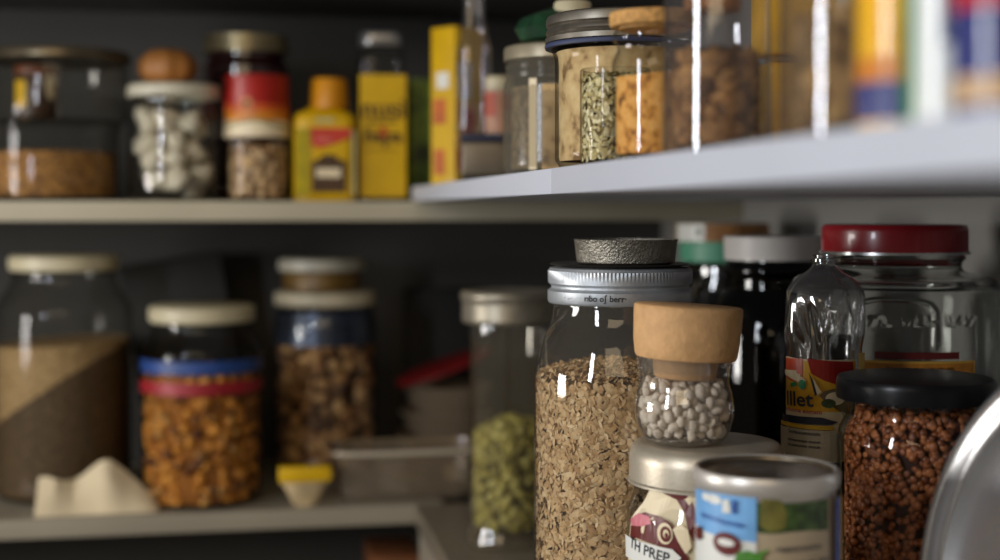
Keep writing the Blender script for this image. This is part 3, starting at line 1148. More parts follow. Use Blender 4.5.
kb = Geo().lathe([(0, -.0154), (.007, -.0154), (.006, -.024), (.013, -.028), (.014, -.034), (.010, -.037), (0, -.038)], 32)
kb.xform(MQ)
kb.build('knob', BLACK, t)


# ------------------------------------------------------------------ upper right shelf
def shelf_pt(px, R, gap=.008):
    """where a round thing just behind the right shelf's edge shows its left flank in column px"""
    X = EX + gap + R
    sl = (px - 500) / F
    wy = (X * CA - R - sl * X * SA) / (SA + CA * sl)
    return X, wy, X * SA + wy * CA


# --- cork jar of orange spice
R = .0222
x, y, Y = shelf_pt(612, R)
h = lambda py: zp(py, Y - .9 * R) - UR
t = thing('spice_jar', 'small cork-topped glass jar of orange-brown spice on the white shelf', 'jar', (x, y, UR))
Hn = h(27)
prof = [(0, .003), (R * .7, .002), (R - .004, 0), (R, .005)] + [(R, .008 + (h(72) - .008) * k / 5) for k in range(6)] + spline([(R, h(68)), (R * .985, h(58)), (R * .91, h(50)), (R * .87, h(46)), (R * .90, h(40)), (R * .97, h(36)), (R * .97, h(30)), (R * .91, h(25)), (R * .90, h(23.4))], 5)
rf = rz(prof)
Geo().lathe(prof, 72).build('glass_body', G_CLEAR, t)
Geo().lathe([(0, h(7)), (R * .98, h(7)), (R * 1.06, h(8.5)), (R * 1.07, h(12)), (R * 1.05, h(20)), (R * 1.02, h(22)), (R * .84, h(22.4)), (R * .82, h(25)), (0, h(25))], 72).build('cork_stopper', CORK2, t)
zf = h(69)
g = core_geo(rf, .004, zf, .0022, 64, slope=(.12, .05))
SPICE = speckle('orange_spice', [rgb(70, 38, 8), rgb(190, 126, 50), rgb(218, 156, 74), rgb(228, 170, 92), rgb(210, 148, 66)], 170, .8, .6, 5.0, 'noise')
o = g.build('ground_spice', SPICE, None, (x, y, UR))
tag(o, 'clumpy orange-brown spice powder in the small cork-topped jar', 'spice', kind='stuff')

# --- clear tumbler of flaky seed mix
R = .0200
x, y, Y = shelf_pt(580, R)
h = lambda py: zp(py, Y - .9 * R) - UR
t = thing('glass_tumbler', 'straight clear glass of seed mix between the cork jar and zinc lid jar', 'glass', (x, y, UR))
Ht = h(66)
prof = [(0, .003), (R - .003, .002), (R - .001, 0), (R, .003), (R, Ht * .5), (R, Ht - .001), (R - .0008, Ht), (R - .0018, Ht - .001), (R - .002, Ht * .7)]
Geo().lathe(prof, 64).build('glass_body', G_SOFT, t)
rfc = lambda z: np.full_like(np.asarray(z, float), R)
zf = h(75)
ob = Geo()
p, q = wall_pts(rfc, .004, zf, 2200, .0022)
scatter(ob, t_flake(7), p, q, .0022, .45, rfc, .0011, .5)
p, q = top_pts(R * .9, zf, 350)
scatter(ob, t_flake(7), p, q, .0022, .6, rfc, .0011, .5)
g = core_geo(rfc, .004, zf - .001, .005)
ob.add(g.v, g.f, 1)
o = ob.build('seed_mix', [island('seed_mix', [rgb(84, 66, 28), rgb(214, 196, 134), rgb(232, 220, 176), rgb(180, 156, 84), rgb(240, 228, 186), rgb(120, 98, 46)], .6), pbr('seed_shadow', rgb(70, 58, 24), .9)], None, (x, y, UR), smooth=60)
tag(o, 'pale and dark flaky seed mix in the straight glass tumbler', 'seeds', kind='stuff')

# --- mason jar with zinc lid and blue gasket
R = .040
x, y, Y = shelf_pt(555, R)
h = lambda py: zp(py, Y - .9 * R) - UR
k = Y / F
t = thing('mason_jar', 'glass jar of beige meal with ribbed zinc lid and blue rubber ring', 'jar', (x, y, UR))
prof = [(0, .004), (R * .7, .002), (R - .004, 0), (R, .006)] + [(R, .01 + (h(75) - .01) * j / 5) for j in range(6)] + spline([(R, h(70)), (R * 1.0, h(60)), (R * 1.01, h(52)), (R * 1.04, h(46)), (R * 1.06, h(43)), (R * 1.04, h(41)), (R * 1.0, h(38)), (R * .98, h(30))], 5)
rf = rz(prof)
Geo().lathe(prof, 80).build('glass_body', G_SOFT, t)
z0 = h(38)
lp = [(0, h(8)), (R * 1.05, h(8)), (R * 1.12, h(10)), (R * 1.13, h(13)), (R * 1.13, h(19)), (R * 1.10, h(21)), (R * 1.13, h(24)), (R * 1.14, h(27)), (R * 1.11, h(29)), (R * 1.15, h(32)), (R * 1.15, h(37)), (R * 1.10, z0), (R * 1.07, h(36)), (R * 1.05, h(14)), (0, h(13))]
zk0, zk1 = h(19), h(12)
Geo().lathe(lp, 220, rfun=lambda r, a, z: r + (.0003 if int(round(a / (2 * PI) * 220)) % 2 and zk0 <= z <= zk1 and r > R * 1.1 else 0)).build('screw_lid', pbr('old_zinc', rgb(120, 114, 104), .42, .85, .2, 80), t)
Geo().lathe([(R * 1.06, h(42.5)), (R * 1.15, h(42.5)), (R * 1.16, h(40)), (R * 1.15, h(38.2)), (R * 1.06, h(38.2))], 80).build('rubber_ring', pbr('blue_rubber', rgb(40, 50, 84), .6, 0, .1), t)
MEAL = speckle('beige_meal', [rgb(120, 90, 54), rgb(188, 156, 108), rgb(206, 176, 126), rgb(214, 188, 140)], 90, .85, .3, 4.0, 'noise')
g = core_geo(rf, .005, h(46), .0024)
o = g.build('beige_meal', MEAL, None, (x, y, UR))
tag(o, 'fine beige meal filling the jar with the blue rubber ring', 'meal', kind='stuff')

# --- blurred jar with pale lid, dark green bag on it
R = .040
x, y, Y = shelf_pt(503, R)
h = lambda py: zp(py, Y - .9 * R) - UR
t = thing('lidded_jar', 'frosty glass jar with worn pale lid under the dark green bag', 'jar', (x, y, UR))
prof = [(0, .004), (R * .7, .002), (R - .004, 0), (R, .006)] + [(R, .01 + (h(100) - .01) * j / 5) for j in range(6)] + spline([(R, h(92)), (R * .99, h(82)), (R * .95, h(75)), (R * .97, h(70)), (R * .94, h(66)), (R * .96, h(62)), (R * .93, h(58)), (R * .93, h(53))], 4)
rf = rz(prof)
Geo().lathe(prof, 72).build('glass_body', G_FROST, t)
Geo().lathe([(0, h(41)), (R * .90, h(41)), (R * .97, h(43)), (R * .985, h(46)), (R * .985, h(56)), (R * .95, h(57)), (R * .95, h(44)), (0, h(44))], 72).build('screw_lid', pbr('worn_pale_metal', rgb(150, 140, 118), .4, .5, .12), t)
art_obj([('rect', -.021, .004, -.015, h(78), 0), ('rect', -.011, .004, .034, h(84), 1)], cyl(R * .985, camang(x, y)), [CREAM, MEAL], 'paper_label', t)
g = core_geo(lambda z: np.full_like(np.asarray(z, float), R * .9), .005, h(84), .0022)
o = g.build('brown_seeds', speckle('brown_seeds', [rgb(110, 92, 66), rgb(70, 58, 40), rgb(130, 112, 80)], 220), None, (x, y, UR))
tag(o, 'brown seeds inside the frosty jar with the worn pale lid', 'seeds', kind='stuff')
zt = UR + h(41)
gb = Geo()
m = 40
bag = [(0, 0), (.020, .0005), (.030, .004), (.034, .012), (.030, .020), (.018, .025), (.012, .027), (0, .028)]
gb.lathe(bag, 48, rfun=lambda r, a, z: r * (1 + .12 * noise.noise(Vector((math.cos(a) * 2, math.sin(a) * 2, z * 60)))))
t = thing('green_pouch', 'dark green pouch with cream cap lying on the worn pale jar lid', 'pouch', (x + .004, y, zt + .0006))
gb.build('pouch_body', pbr('deep_green_foil', rgb(20, 58, 36), .35, 0, .5, 90), t)
Geo().lathe([(0, .0345), (.0125, .0345), (.0135, .033), (.0135, .022), (0, .022)], 40).build('cap', CREAM_P, t, (.004, -.014, -.004))

# --- rectangular tin, bottle and pot at the far end of the shelf
def on_shelf(px, dx):
    """point on column px whose world x lies dx behind the right shelf's edge"""
    X = EX + dx
    sl = (px - 500) / F
    wy = X * (CA - sl * SA) / (SA + CA * sl)
    return X, wy, X * SA + wy * CA


x, y, Y = on_shelf(486, .046)
h = lambda py: zp(py, Y) - UR
w = lambda px: m_(px, Y)
t = thing('metal_tin', 'low brushed metal tin with a navy lid under the clear bottle', 'tin', (x, y, UR), rot=(0, 0, -.15))
hx, hy = w(25), .033
Geo().box(-hx, hx, -hy, hy, .006, h(143), bev=.003).build('tin_body', pbr('dark_steel', rgb(112, 102, 88), .45, .6), t)
Geo().box(-hx * .98, hx * .98, -hy * .98, hy * .98, 0, .0058, bev=.001).build('tin_foot', BLACK, t)
Geo().box(-hx * 1.03, hx * 1.03, -hy * 1.03, hy * 1.03, h(143) + .0002, h(136), bev=.0015).build('tin_lid', pbr('dull_navy', rgb(26, 30, 58), .5), t)
ztin = UR + h(136)
xb, yb_ = x - w(12), y + .004
h = lambda py: zp(py, Y) - ztin
t = thing('glass_bottle', 'tall clear empty glass bottle standing on the navy tin lid', 'bottle', (xb, yb_, ztin + .0004))
Rb_ = w(17)
prof = [(0, .003), (Rb_ * .7, .002), (Rb_ - .002, 0), (Rb_, .004)] + [(Rb_, .01 + (h(62) - .01) * j / 5) for j in range(6)] + spline([(Rb_, h(58)), (Rb_ * .96, h(48)), (Rb_ * .8, h(38)), (Rb_ * .68, h(28)), (Rb_ * .62, h(10)), (Rb_ * .62, h(-8)), (Rb_ * .7, h(-10)), (Rb_ * .7, h(-16)), (Rb_ * .6, h(-18))], 5)
Geo().lathe(prof, 64, sq=4).build('bottle_body', G_SMOKE, t)
xs, ys = x + w(11), y - .008
t = thing('paste_pot', 'little pot with pale cap and orange-red label on the navy tin lid', 'pot', (xs, ys, ztin + .0004))
Rp = w(14)
Geo().lathe([(0, 0), (Rp * .9, 0), (Rp, .002), (Rp, h(92)), (Rp * .9, h(90)), (0, h(90))], 48).build('pot_body', pbr('milky_plastic', rgb(170, 160, 144), .4), t)
lid_geo(Rp * 1.02, h(78) - h(90), .001).build('cap', CREAM_P, t, (0, 0, h(90)))
art_obj([('rect', -1.3 * Rp, h(134), 1.3 * Rp, h(93), 0), ('rect', -1.3 * Rp, h(118), -.1 * Rp, h(94), 1), ('rect', .3 * Rp, h(112), 1.3 * Rp, h(98), 1)], cyl(Rp, camang(xs, ys)), [pbr('salmon_print', rgb(176, 130, 104), .5), pbr('brick_print', rgb(168, 74, 48), .5)], 'printed_label', t)

# --- tall yellow carton at the far end
x, y, Y = on_shelf(457, .034)
h = lambda py: zp(py, Y) - UR
w = lambda px: m_(px, Y)
t = thing('yellow_carton', 'tall yellow carton at the far end of the right shelf, behind the bottle', 'carton', (x, y, UR), rot=(0, 0, math.radians(38)))
hx, hy = .0205, .0165
hc = h(29)
Geo().box(-hx, hx, -hy, hy, 0, hc, bev=.0008).build('carton_body', YELLOW, t)
fl = lambda s, tt, l: (-hx - l - .0002, -s, tt)      # left flank
fr = lambda s, tt, l: (s, -hy - l - .0002, tt)       # front
art_obj([('rect', -hy * .9, h(178), hy * .9, h(72), 2), ('rect', -hy * .5, h(90), hy * .5, h(74), 0), ('rect', -hy * .8, h(125), hy * .3, h(100), 1), ('rect', -hy * .7, h(175), hy * .2, h(150), 1)], fl, [WHITE, pbr('carton_orange', rgb(190, 96, 30), .5), YELLOW], 'side_print', t, .05)
art_obj([('rect', -hx * .9, h(100), hx * .2, h(64), 0), ('rect', -hx * .9, h(160), hx * .6, h(104), 1), ('rect', -hx * .9, h(172), hx * .3, h(150), 2), ('ell', -.002, h(122), .010, .014, 2)], fr, [WHITE, pbr('peach_print', rgb(222, 170, 120), .5), pbr('tomato_print', rgb(190, 60, 40), .5)], 'front_print', t, .05)

# --- tall storage jars close to the viewer
def tall_jar(px, R, label, lab2, matc, zfill, zlump, name_fill, cat):
    x, y, Y = shelf_pt(px, R)
    h = lambda py: zp(py, Y) - UR
    H = .165
    t = thing('tall_jar', label, 'jar', (x, y, UR))
    prof = [(0, .004), (R * .9, .002), (R, 0)] + [(R - .0022 * j / 8, .008 + (H - .02) * j / 8) for j in range(9)] + [(R * .9, H - .006), (R * .9, H)]
    Geo().lathe(prof, 96).build('glass_body', G_SMOKE, t)
    lid_geo(R * .98, .016, .002).build('screw_lid', STEEL_BR, t, (0, 0, H - .006))
    rf = rz(prof)
    ob = Geo()
    zf = h(zlump)
    rf = lambda z: np.full_like(np.asarray(z, float), R * .80)
    p, q = wall_pts(rf, .006, zf, 260, .005)
    for s in range(2):
        scatter(ob, t_ico(2, (1, .75, .55), .8, s + 2), p[s::2], q[s::2], .0056, .7, rf, .0005, .5, zmin=.005)
    g = core_geo(rf, .005, zf, .007, mound=.006)
    ob.add(g.v, g.f, 1)
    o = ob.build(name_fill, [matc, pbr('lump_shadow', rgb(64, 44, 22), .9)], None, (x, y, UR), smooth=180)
    tag(o, lab2, cat, kind='stuff')
    if zfill:
        pass
    return x, y, Y


x13, y13, Y13 = tall_jar(662, .0252, 'tall glass jar of dark brown dried pieces beside the cork spice jar', 'dark brown dried pieces in the tall jar beside the cork spice jar',
                         island('brown_lumps', [rgb(100, 64, 30), rgb(170, 120, 64), rgb(214, 162, 94), rgb(120, 80, 40)], .7, .3, .5, 160, .8), 0, 58, 'dried_pieces', 'dried food')
x14, y14, Y14 = tall_jar(778, .0252, 'tall glass jar of pale brown dried pieces beside the yellow tube', 'pale brown dried pieces in the tall jar beside the yellow tube',
                         island('tan_lumps', [rgb(130, 100, 54), rgb(186, 146, 86), rgb(212, 172, 106), rgb(150, 116, 64)], .7, .3, .5, 120, .8), 0, 24, 'dried_pieces', 'dried food')
# brown paper roll standing in the upper part of the first jar
g = Geo().lathe([(.0125, 0), (.013, .0005), (.013, .085), (.0122, .085)], 48)
g.lathe([(0, .0002), (.0124, .0002), (.0124, .084), (0, .084)], 40)
o = g.build('bark_stick', pbr('bark_brown', rgb(150, 96, 44), .75, 0, .45, 60, .4, 200, stretch=(1, 1, .12)), None, (x13 - .001, y13 + .003, UR + .0665))
tag(o, 'upright brown bark roll in the tall jar beside the cork spice jar', 'bark')
# --- golden packet behind
xg, yg = at(774, .81)
t = thing('golden_packet', 'golden yellow packet standing in the gap between the two tall jars', 'packet', (xg + .012, yg, UR))
hzp = lambda py: zp(py, .81) - UR
Geo().box(-.020, .020, -.012, .012, 0, hzp(64), bev=.003).build('packet_body', YELLOW2, t)
Geo().box(-.022, .022, -.013, .013, hzp(57), .16, bev=.003).build('packet_top', YELLOW2, t)
Geo().box(-.014, .014, -.009, .009, hzp(64), hzp(57), bev=.0005).build('packet_waist', pbr('dull_gold', rgb(140, 104, 30), .5), t)


# --- narrow tubes at the right border
def tube(px, R, label, art_f, body, name='spice_tube'):
    x, y, Y = shelf_pt(px, R)
    h = lambda py: zp(py, Y) - UR
    t = thing(name, label, 'tube', (x, y, UR))
    H = .125
    Geo().lathe([(0, 0), (R - .001, 0), (R, .001), (R, H - .001), (R - .001, H), (0, H)], 64).build('tube_body', body, t)
    lid_geo(R * 1.03, .012, .0015).build('cap', WHITE_P, t, (0, 0, H + .0002))
    art_f(t, R, camang(x, y), h)
    return t


gl = dict(coat=.6)
YG = pbr('gloss_yellow', rgb(236, 176, 24), .25, 0, .08, coat=.5)
OG = pbr('gloss_orange', rgb(206, 122, 18), .25, 0, .15, coat=.5)
NG = pbr('gloss_navy', rgb(26, 38, 112), .25, 0, .1, coat=.5)
WG = pbr('gloss_white', rgb(222, 226, 222), .25, 0, .04, coat=.5)
GG = pbr('gloss_green', rgb(76, 140, 88), .25, 0, .1, coat=.5)
RG = pbr('gloss_red', rgb(180, 22, 30), .25, 0, .1, coat=.5)
BG = pbr('gloss_beige', rgb(196, 160, 118), .25, 0, .15, coat=.5)
OLG = pbr('gloss_olive', rgb(160, 160, 40), .25, 0, .3, 200, coat=.5)
DKG = pbr('gloss_slate', rgb(52, 66, 110), .25, 0, .35, 160, coat=.5)
DFG = pbr('gloss_fern', rgb(70, 100, 60), .25, 0, .3, 160, coat=.5)


def a1(t, R, a, h):
    art_obj([('rect', -1.6 * R, h(84), 1.6 * R, h(60), 0), ('rect', -1.6 * R, h(122), 1.6 * R, h(84), 1), ('rect', .4 * R, h(112), 1.2 * R, h(92), 2), ('rect', -.1 * R, h(60), 1.6 * R, h(30), 0)], cyl(R, a), [OG, NG, BG], 'printed_wrap', t, .003)


def a2(t, R, a, h):
    art_obj([('rect', -1.7 * R, h(140), -.85 * R, h(-60), 0), ('rect', -.2 * R, h(48), 1.6 * R, h(-60), 2), ('ell', .6 * R, h(20), .3 * R, .008, 4), ('rect', .5 * R, h(88), 1.0 * R, h(50), 3), ('rect', .1 * R, h(118), 1.6 * R, h(104), 4)], cyl(R, a), [GG, WG, DKG, OLG, DFG], 'printed_wrap', t, .003)


def a3(t, R, a, h):
    art_obj([('rect', -1.7 * R, h(12), 1.7 * R, h(-80), 0), ('rect', -1.7 * R, h(106), 1.7 * R, h(78), 1), ('rect', .6 * R, h(30), 1.2 * R, h(16), 1)], cyl(R, a), [RG, BG], 'printed_wrap', t, .003)


tube(858, .0141, 'yellow and orange tube with a navy foot at the white shelf edge', a1, YG)
tube(905, .0138, 'white tube with green flank between the yellow tube and the navy tube', a2, WG)
tube(954, .0140, 'navy tube with red top and beige foot at the right border', a3, NG)

# ------------------------------------------------------------------ upper back shelf (blurred)
def back(px, dy):
    """column px on the world line y = front edge of the back shelves + dy"""
    wy = EBY + dy
    sl = (px - 500) / F
    Y = wy / (CA - sl * SA)
    x, y = at(px, Y)
    return x, y, Y


# stacked glass canisters, far left
x, y, Y = back(52, .075)
h = lambda py: zp(py, Y - .038) - UB
w = lambda px: m_(px, Y)
R = w(66)
t = thing('glass_canister', 'wide glass canister of golden grain at the bottom of the left stack', 'canister', (x, y, UB))
H1 = h(122)
prof = [(0, .004), (R * .8, .003), (R * .93, 0), (R * .96, .006), (R * .97, .02), (R * .97, H1 * .5), (R * .97, H1 - .010), (R * 1.0, H1 - .006), (R * 1.01, H1 - .002), (R * .99, H1), (R * .95, H1 - .001)]
Geo().lathe(prof, 72).build('glass_body', G_DIM, t)
rf = rz(prof)
o = core_geo(rf, .005, h(152), .003, mound=.004).build('golden_grain', speckle('golden_grain', [rgb(110, 74, 30), rgb(150, 104, 48), rgb(170, 122, 60)], 240), None, (x, y, UB))
tag(o, 'golden brown grain in the lower canister of the left stack', 'grain', kind='stuff')
z2 = UB + H1 + .0005
x2, y2, Y2 = back(58, .080)
h2 = lambda py: zp(py, Y2 - .05) - z2
R = m_(70, Y2)
t = thing('glass_canister', 'wide empty glass canister with metal-rimmed lid on top of the left stack', 'canister', (x2, y2, z2))
H2 = h2(58)
prof = [(0, .004), (R * .8, .003), (R * .90, 0), (R * .95, .004), (R * .97, .012), (R * .97, H2 * .5), (R * .97, H2 - .004), (R * .95, H2)]
Geo().lathe(prof, 72).build('glass_body', G_DIM, t)
Geo().lathe([(0, h2(48)), (R * .9, h2(47)), (R * .99, h2(48)), (R * 1.01, h2(51)), (R * 1.01, h2(57)), (R * .98, h2(58.5)), (R * .96, h2(57)), (0, h2(54))], 72).build('lid', pbr('pewter', rgb(110, 100, 82), .35, .85), t)
# small brown-lidded jar in front at the left border: stands inside the picture's left edge on the shelf
x3_, y3_, Y3_ = back(-2, .030)
# small spice jar inside upper canister
xs_, ys_, Ys_ = back(36, .074)
hs_ = lambda py: zp(py, Ys_) - z2
t = thing('spice_jar', 'little jar with rust-brown lid and pale label inside the upper left canister', 'jar', (xs_, ys_, z2 + .0045))
Rs = m_(20, Ys_)
Geo().lathe([(0, 0), (Rs * .95, 0), (Rs, .003), (Rs, hs_(84)), (Rs * .9, hs_(80)), (0, hs_(80))], 48).build('jar_body', pbr('dark_spice', rgb(60, 40, 26), .4), t)
lid_geo(Rs * 1.04, hs_(70) - hs_(80), .002).build('screw_lid', pbr('rust_brown', rgb(104, 52, 18), .45), t, (0, 0, hs_(80)))
art_obj([('rect', -1.3 * Rs, hs_(112), -.5 * Rs, hs_(86), 0), ('ell', .8 * Rs, hs_(92), .35 * Rs, .014, 1)], cyl(Rs, camang(xs_, ys_)), [YELLOW, CREAM], 'paper_label', t)

# white lidded jar with pale chunks, onion on it
x, y, Y = back(174, .0575)
h = lambda py: zp(py, Y - .038) - UB
w = lambda px: m_(px, Y)
R = w(45)
t = thing('chunk_jar', 'glass jar of pale chunks with white lid below the orange gourd', 'jar', (x, y, UB))
H = h(97)
prof = bottle_prof(R, H + .002, R * .93, H - .015, H - .006, threads=False)
Geo().lathe(prof, 72).build('glass_body', G_CLEAR, t)
Geo().lathe([(0, h(82)), (w(41), h(82)), (w(45), h(84)), (w(46), h(88)), (w(46), h(94)), (w(45), h(95.5)), (w(43), h(95.5)), (w(43), h(88)), (0, h(88))], 72).build('screw_lid', WHITE_P, t)
rf = rz(prof)
cm = []
CH = pbr('pale_chunk', rgb(206, 196, 174), .6, 0, .12, 60, .2, 120)
for s in range(3):
    vv, ff = t_ico(2, (1.0, .72, .62), .8, s + 11)
    g = Geo()
    g.add(vv * .0165, ff)
    o_ = g.build('pale_chunk', CH, None, smooth=180)
    cm.append(o_.data)
    bpy.data.objects.remove(o_)
rng = random.Random(9)
pts = []
tries = 0
while len(pts) < 58 and tries < 40000:
    tries += 1
    z = rng.uniform(.018, H - .022)
    a = rng.uniform(0, 2 * PI)
    rr = (R - .0205) * (1 - .5 * rng.random() ** 2.2)
    p = Vector((rr * math.cos(a), rr * math.sin(a), z))
    if all((p - q_).length > .0215 for q_ in pts):
        pts.append(p)
for i, p in enumerate(pts):
    o = bpy.data.objects.new('pale_chunk', cm[i % 3])
    COL.objects.link(o)
    o.location = Vector((x, y, UB)) + p
    o.rotation_euler = (rng.uniform(0, 6), rng.uniform(0, 6), rng.uniform(0, 6))
    tag(o, 'pale dried chunk inside the white-lidded jar below the orange gourd', 'dried chunk', 'pale chunks in the white-lidded jar')
zt = UB + h(82)
xo, yo = x - w(6), y
t = thing('orange_gourd', 'small round orange-brown gourd resting on a white jar lid', 'gourd', (xo, yo, zt + .0004))
ro = w(28)
ho = w(35)
Geo().lathe(spline([(0, .001), (ro * .5, 0), (ro * .88, ho * .18), (ro, ho * .45), (ro * .9, ho * .75), (ro * .55, ho * .97), (ro * .2, ho * .95), (0, ho * .9)], 5), 72, rfun=lambda r, a, z: r * (1 + .035 * math.cos(8 * a))).build('gourd_body', pbr('gourd_skin', rgb(158, 104, 48), .55, 0, .3, 25, .2, 90), t)
Geo().lathe([(.003, 0), (.0022, .003), (.0026, .006), (0, .0065)], 12).build('stem', BROWN, t, (0, 0, ho * .9))

# muesli tub, red tin on it, dark jar behind
x, y, Y = back(258, .050)
h = lambda py: zp(py, Y - .038) - UB
w = lambda px: m_(px, Y)
R = w(33)
t = thing('muesli_tub', 'small clear tub of muesli under the red and orange tin', 'tub', (x, y, UB))
Ht = h(139)
prof = [(0, .003), (R * .9, .001), (R * .97, 0), (R, .004), (R, Ht * .5), (R, Ht - .002), (R * 1.02, Ht), (R * .97, Ht)]
Geo().lathe(prof, 64).build('tub_body', G_SOFT, t)
Geo().lathe([(0, Ht + .0016), (R * 1.0, Ht + .0016), (R * 1.03, Ht + .0012), (R * 1.03, Ht + .0003), (0, Ht + .0003)], 64).build('lid', glass('clear_lid', (.9, .88, .84)), t)
rf = rz(prof)
ob = Geo()
rfc2 = lambda z: np.full_like(np.asarray(z, float), w(33) * .90)
p, q = wall_pts(rfc2, .004, Ht - .006, 700, .003)
scatter(ob, t_flake(7), p, q, .0042, .5, rfc2, .0012, .4, zmin=.004)
g = core_geo(rfc2, .004, Ht - .005, .006)
ob.add(g.v, g.f, 1)
o = ob.build('muesli', [island('muesli', [rgb(90, 58, 44), rgb(236, 196, 146), rgb(246, 214, 168), rgb(76, 48, 40), rgb(232, 192, 138), rgb(244, 210, 162)], .6), pbr('muesli_core', rgb(150, 110, 70), .9)], None, (x, y, UB), smooth=60)
tag(o, 'flaky muesli with dark fruit in the clear tub under the red tin', 'muesli', kind='stuff')
zt = UB + Ht + .0022
h = lambda py: zp(py, Y - .038) - zt
Rt = w(31.5)
t = thing('red_tin', 'small red and orange tin with round emblem on the muesli tub', 'tin', (x - w(1), y, zt))
Hh = h(73)
Geo().lathe([(0, 0), (Rt - .001, 0), (Rt, .001), (Rt, Hh - .002), (Rt + .0006, Hh - .001), (Rt - .001, Hh), (Rt - .003, Hh - .002), (0, Hh - .002)], 72).build('tin_body', RED, t)
art_obj([('rect', -1.6 * Rt, h(120), 1.6 * Rt, h(110), 0), ('rect', -1.6 * Rt, h(110), 1.6 * Rt, h(103), 1), ('rect', -1.6 * Rt, .0005, 1.6 * Rt, h(120), 2), ('poly', [(-1.2 * Rt, h(126)), (0, h(121)), (1.2 * Rt, h(129)), (1.2 * Rt, h(126)), (0, h(118)), (-1.2 * Rt, h(123))], 3),
         ('ell', -.33 * Rt, h(103), .0078, .0078, 4), ('ell', -.33 * Rt, h(103), .0058, .0058, 5), ('ell', -.33 * Rt, h(103), .0032, .0032, 6)], cyl(Rt, camang(x, y)),
        [pbr('amber_print', rgb(200, 120, 24), .45), pbr('flame_print', rgb(190, 76, 16), .45), CREAM, pbr('sage_print', rgb(140, 130, 80), .5), pbr('flame_print', rgb(190, 76, 16), .45), pbr('amber_print', rgb(200, 120, 24), .45), BROWN], 'printed_wrap', t)
x, y, Y = back(246, .150)
h = lambda py: zp(py, Y - .038) - UB
w = lambda px: m_(px, Y)
R = w(42)
t = thing('syrup_jar', 'tall dark maroon glass jar with metal lid behind the red tin', 'jar', (x, y, UB))
H = h(50)
Geo().lathe(bottle_prof(R, H, R * .9, H - .018, H - .006, threads=False), 72).build('glass_body', pbr('dark_syrup', rgb(34, 8, 8), .15, 0, .2, coat=.5), t)
lid_geo(w(42), h(33) - H, .002, .001, 96, beads=True).build('screw_lid', pbr('brass_tin', rgb(150, 138, 108), .4, .8), t, (0, 0, H + .0002))

# yellow squeeze bottle with orange cap
x, y, Y = back(324, .050)
h = lambda py: zp(py, Y - .038) - UB
w = lambda px: m_(px, Y)
t = thing('yellow_bottle', 'squat yellow plastic bottle with orange cap and red banner', 'bottle', (x, y, UB))
Geo().lathe([(0, 0), (w(29), 0), (w(31), .002), (w(31), h(122)), (w(30), h(116)), (w(27), h(111.5)), (w(20), h(109)), (w(17), h(106)), (0, h(106))], 72, sq=5, sy=.72).build('bottle_body', YELLOW, t)
Geo().lathe([(0, h(76)), (w(16.5), h(76)), (w(17.5), h(78)), (w(19), h(106)), (w(18), h(107)), (0, h(107))], 56).build('cap', ORANGE, t, (w(5), 0, .0002))
yf = -w(31) * .72 * 1.0 - .0006
fm = lambda s, tt, l: (s, yf - l, tt)
art_obj([('poly', [(-w(14), h(127)), (w(25), h(127)), (w(25), h(136)), (w(12), h(142)), (-w(6), h(148)), (-w(14), h(144))], 0), ('ell', w(-2), h(139), w(9), w(3), 5), ('rect', -w(13), h(192), w(20), h(160), 1), ('ell', w(3), h(160), w(10), w(6), 1), ('rect', -w(9), h(177), w(15), h(168), 2), ('rect', -w(28), h(196), -w(16), h(128), 3), ('rect', w(26), h(196), w(29.5), h(130), 4), ('rect', -w(10), h(122), w(8), h(117), 4)], fm,
        [pbr('banner_red', rgb(190, 52, 36), .45), BROWN, CREAM, pbr('lime_print', rgb(168, 150, 0), .45), pbr('pale_print', rgb(176, 164, 110), .45), pbr('banner_pink', rgb(210, 96, 84), .45)], 'printed_label', t, .05)

# clear flat bottle with big yellow label
x, y, Y = back(381, .060)
h = lambda py: zp(py, Y - .038) - UB
w = lambda px: m_(px, Y)
t = thing('yellow_label_bottle', 'square glass bottle with steel cap and tall yellow label', 'bottle', (x, y, UB))
R = w(23)
prof = [(0, .003), (R * .9, .001), (R, 0), (R, .003), (R, h(120)), (R, h(60)), (R * .97, h(52)), (R * .86, h(46)), (R * .84, h(44))]
Geo().lathe(prof, 72, sq=5, sy=.8).build('bottle_body', G_DIM, t)
Geo().lathe([(0, h(29)), (R * .86, h(29)), (R * .92, h(31)), (R * .92, h(42)), (R * .88, h(43)), (0, h(43))], 64, sq=4, sy=.8).build('cap', pbr('dull_steel', rgb(150, 150, 152), .3, .8), t)
fy = -R * .8 - .0012
yl = [('rect', -R * 1.0, h(197), R * 1.0, h(73), 0), ('text', 'nusi', 0, h(108), .030, 0, 1), ('text', 'nusi', .0004, h(108.3), .030, 0, 1), ('text', 'hapa', 0, h(135), .022, 0, 1), ('text', 'hapa', .0004, h(135.3), .022, 0, 1), ('rect', -R * .6, h(122), R * .6, h(120), 1), ('ell', 0, h(131), .004, .006, 2), ('rect', -R * .7, h(150), R * .7, h(149), 1)]
fm2 = lambda s, tt, l: (s, fy - l, tt)
art_obj(yl, fm2, [YELLOW, pbr('label_brown', rgb(84, 58, 6), .5), pbr('flame_print', rgb(190, 76, 16), .45)], 'paper_label', t, .05)
Geo().box(-R * .9, R * .9, -R * .70, R * .70, .004, h(74)).build('yellow_wrap', YELLOW, t)

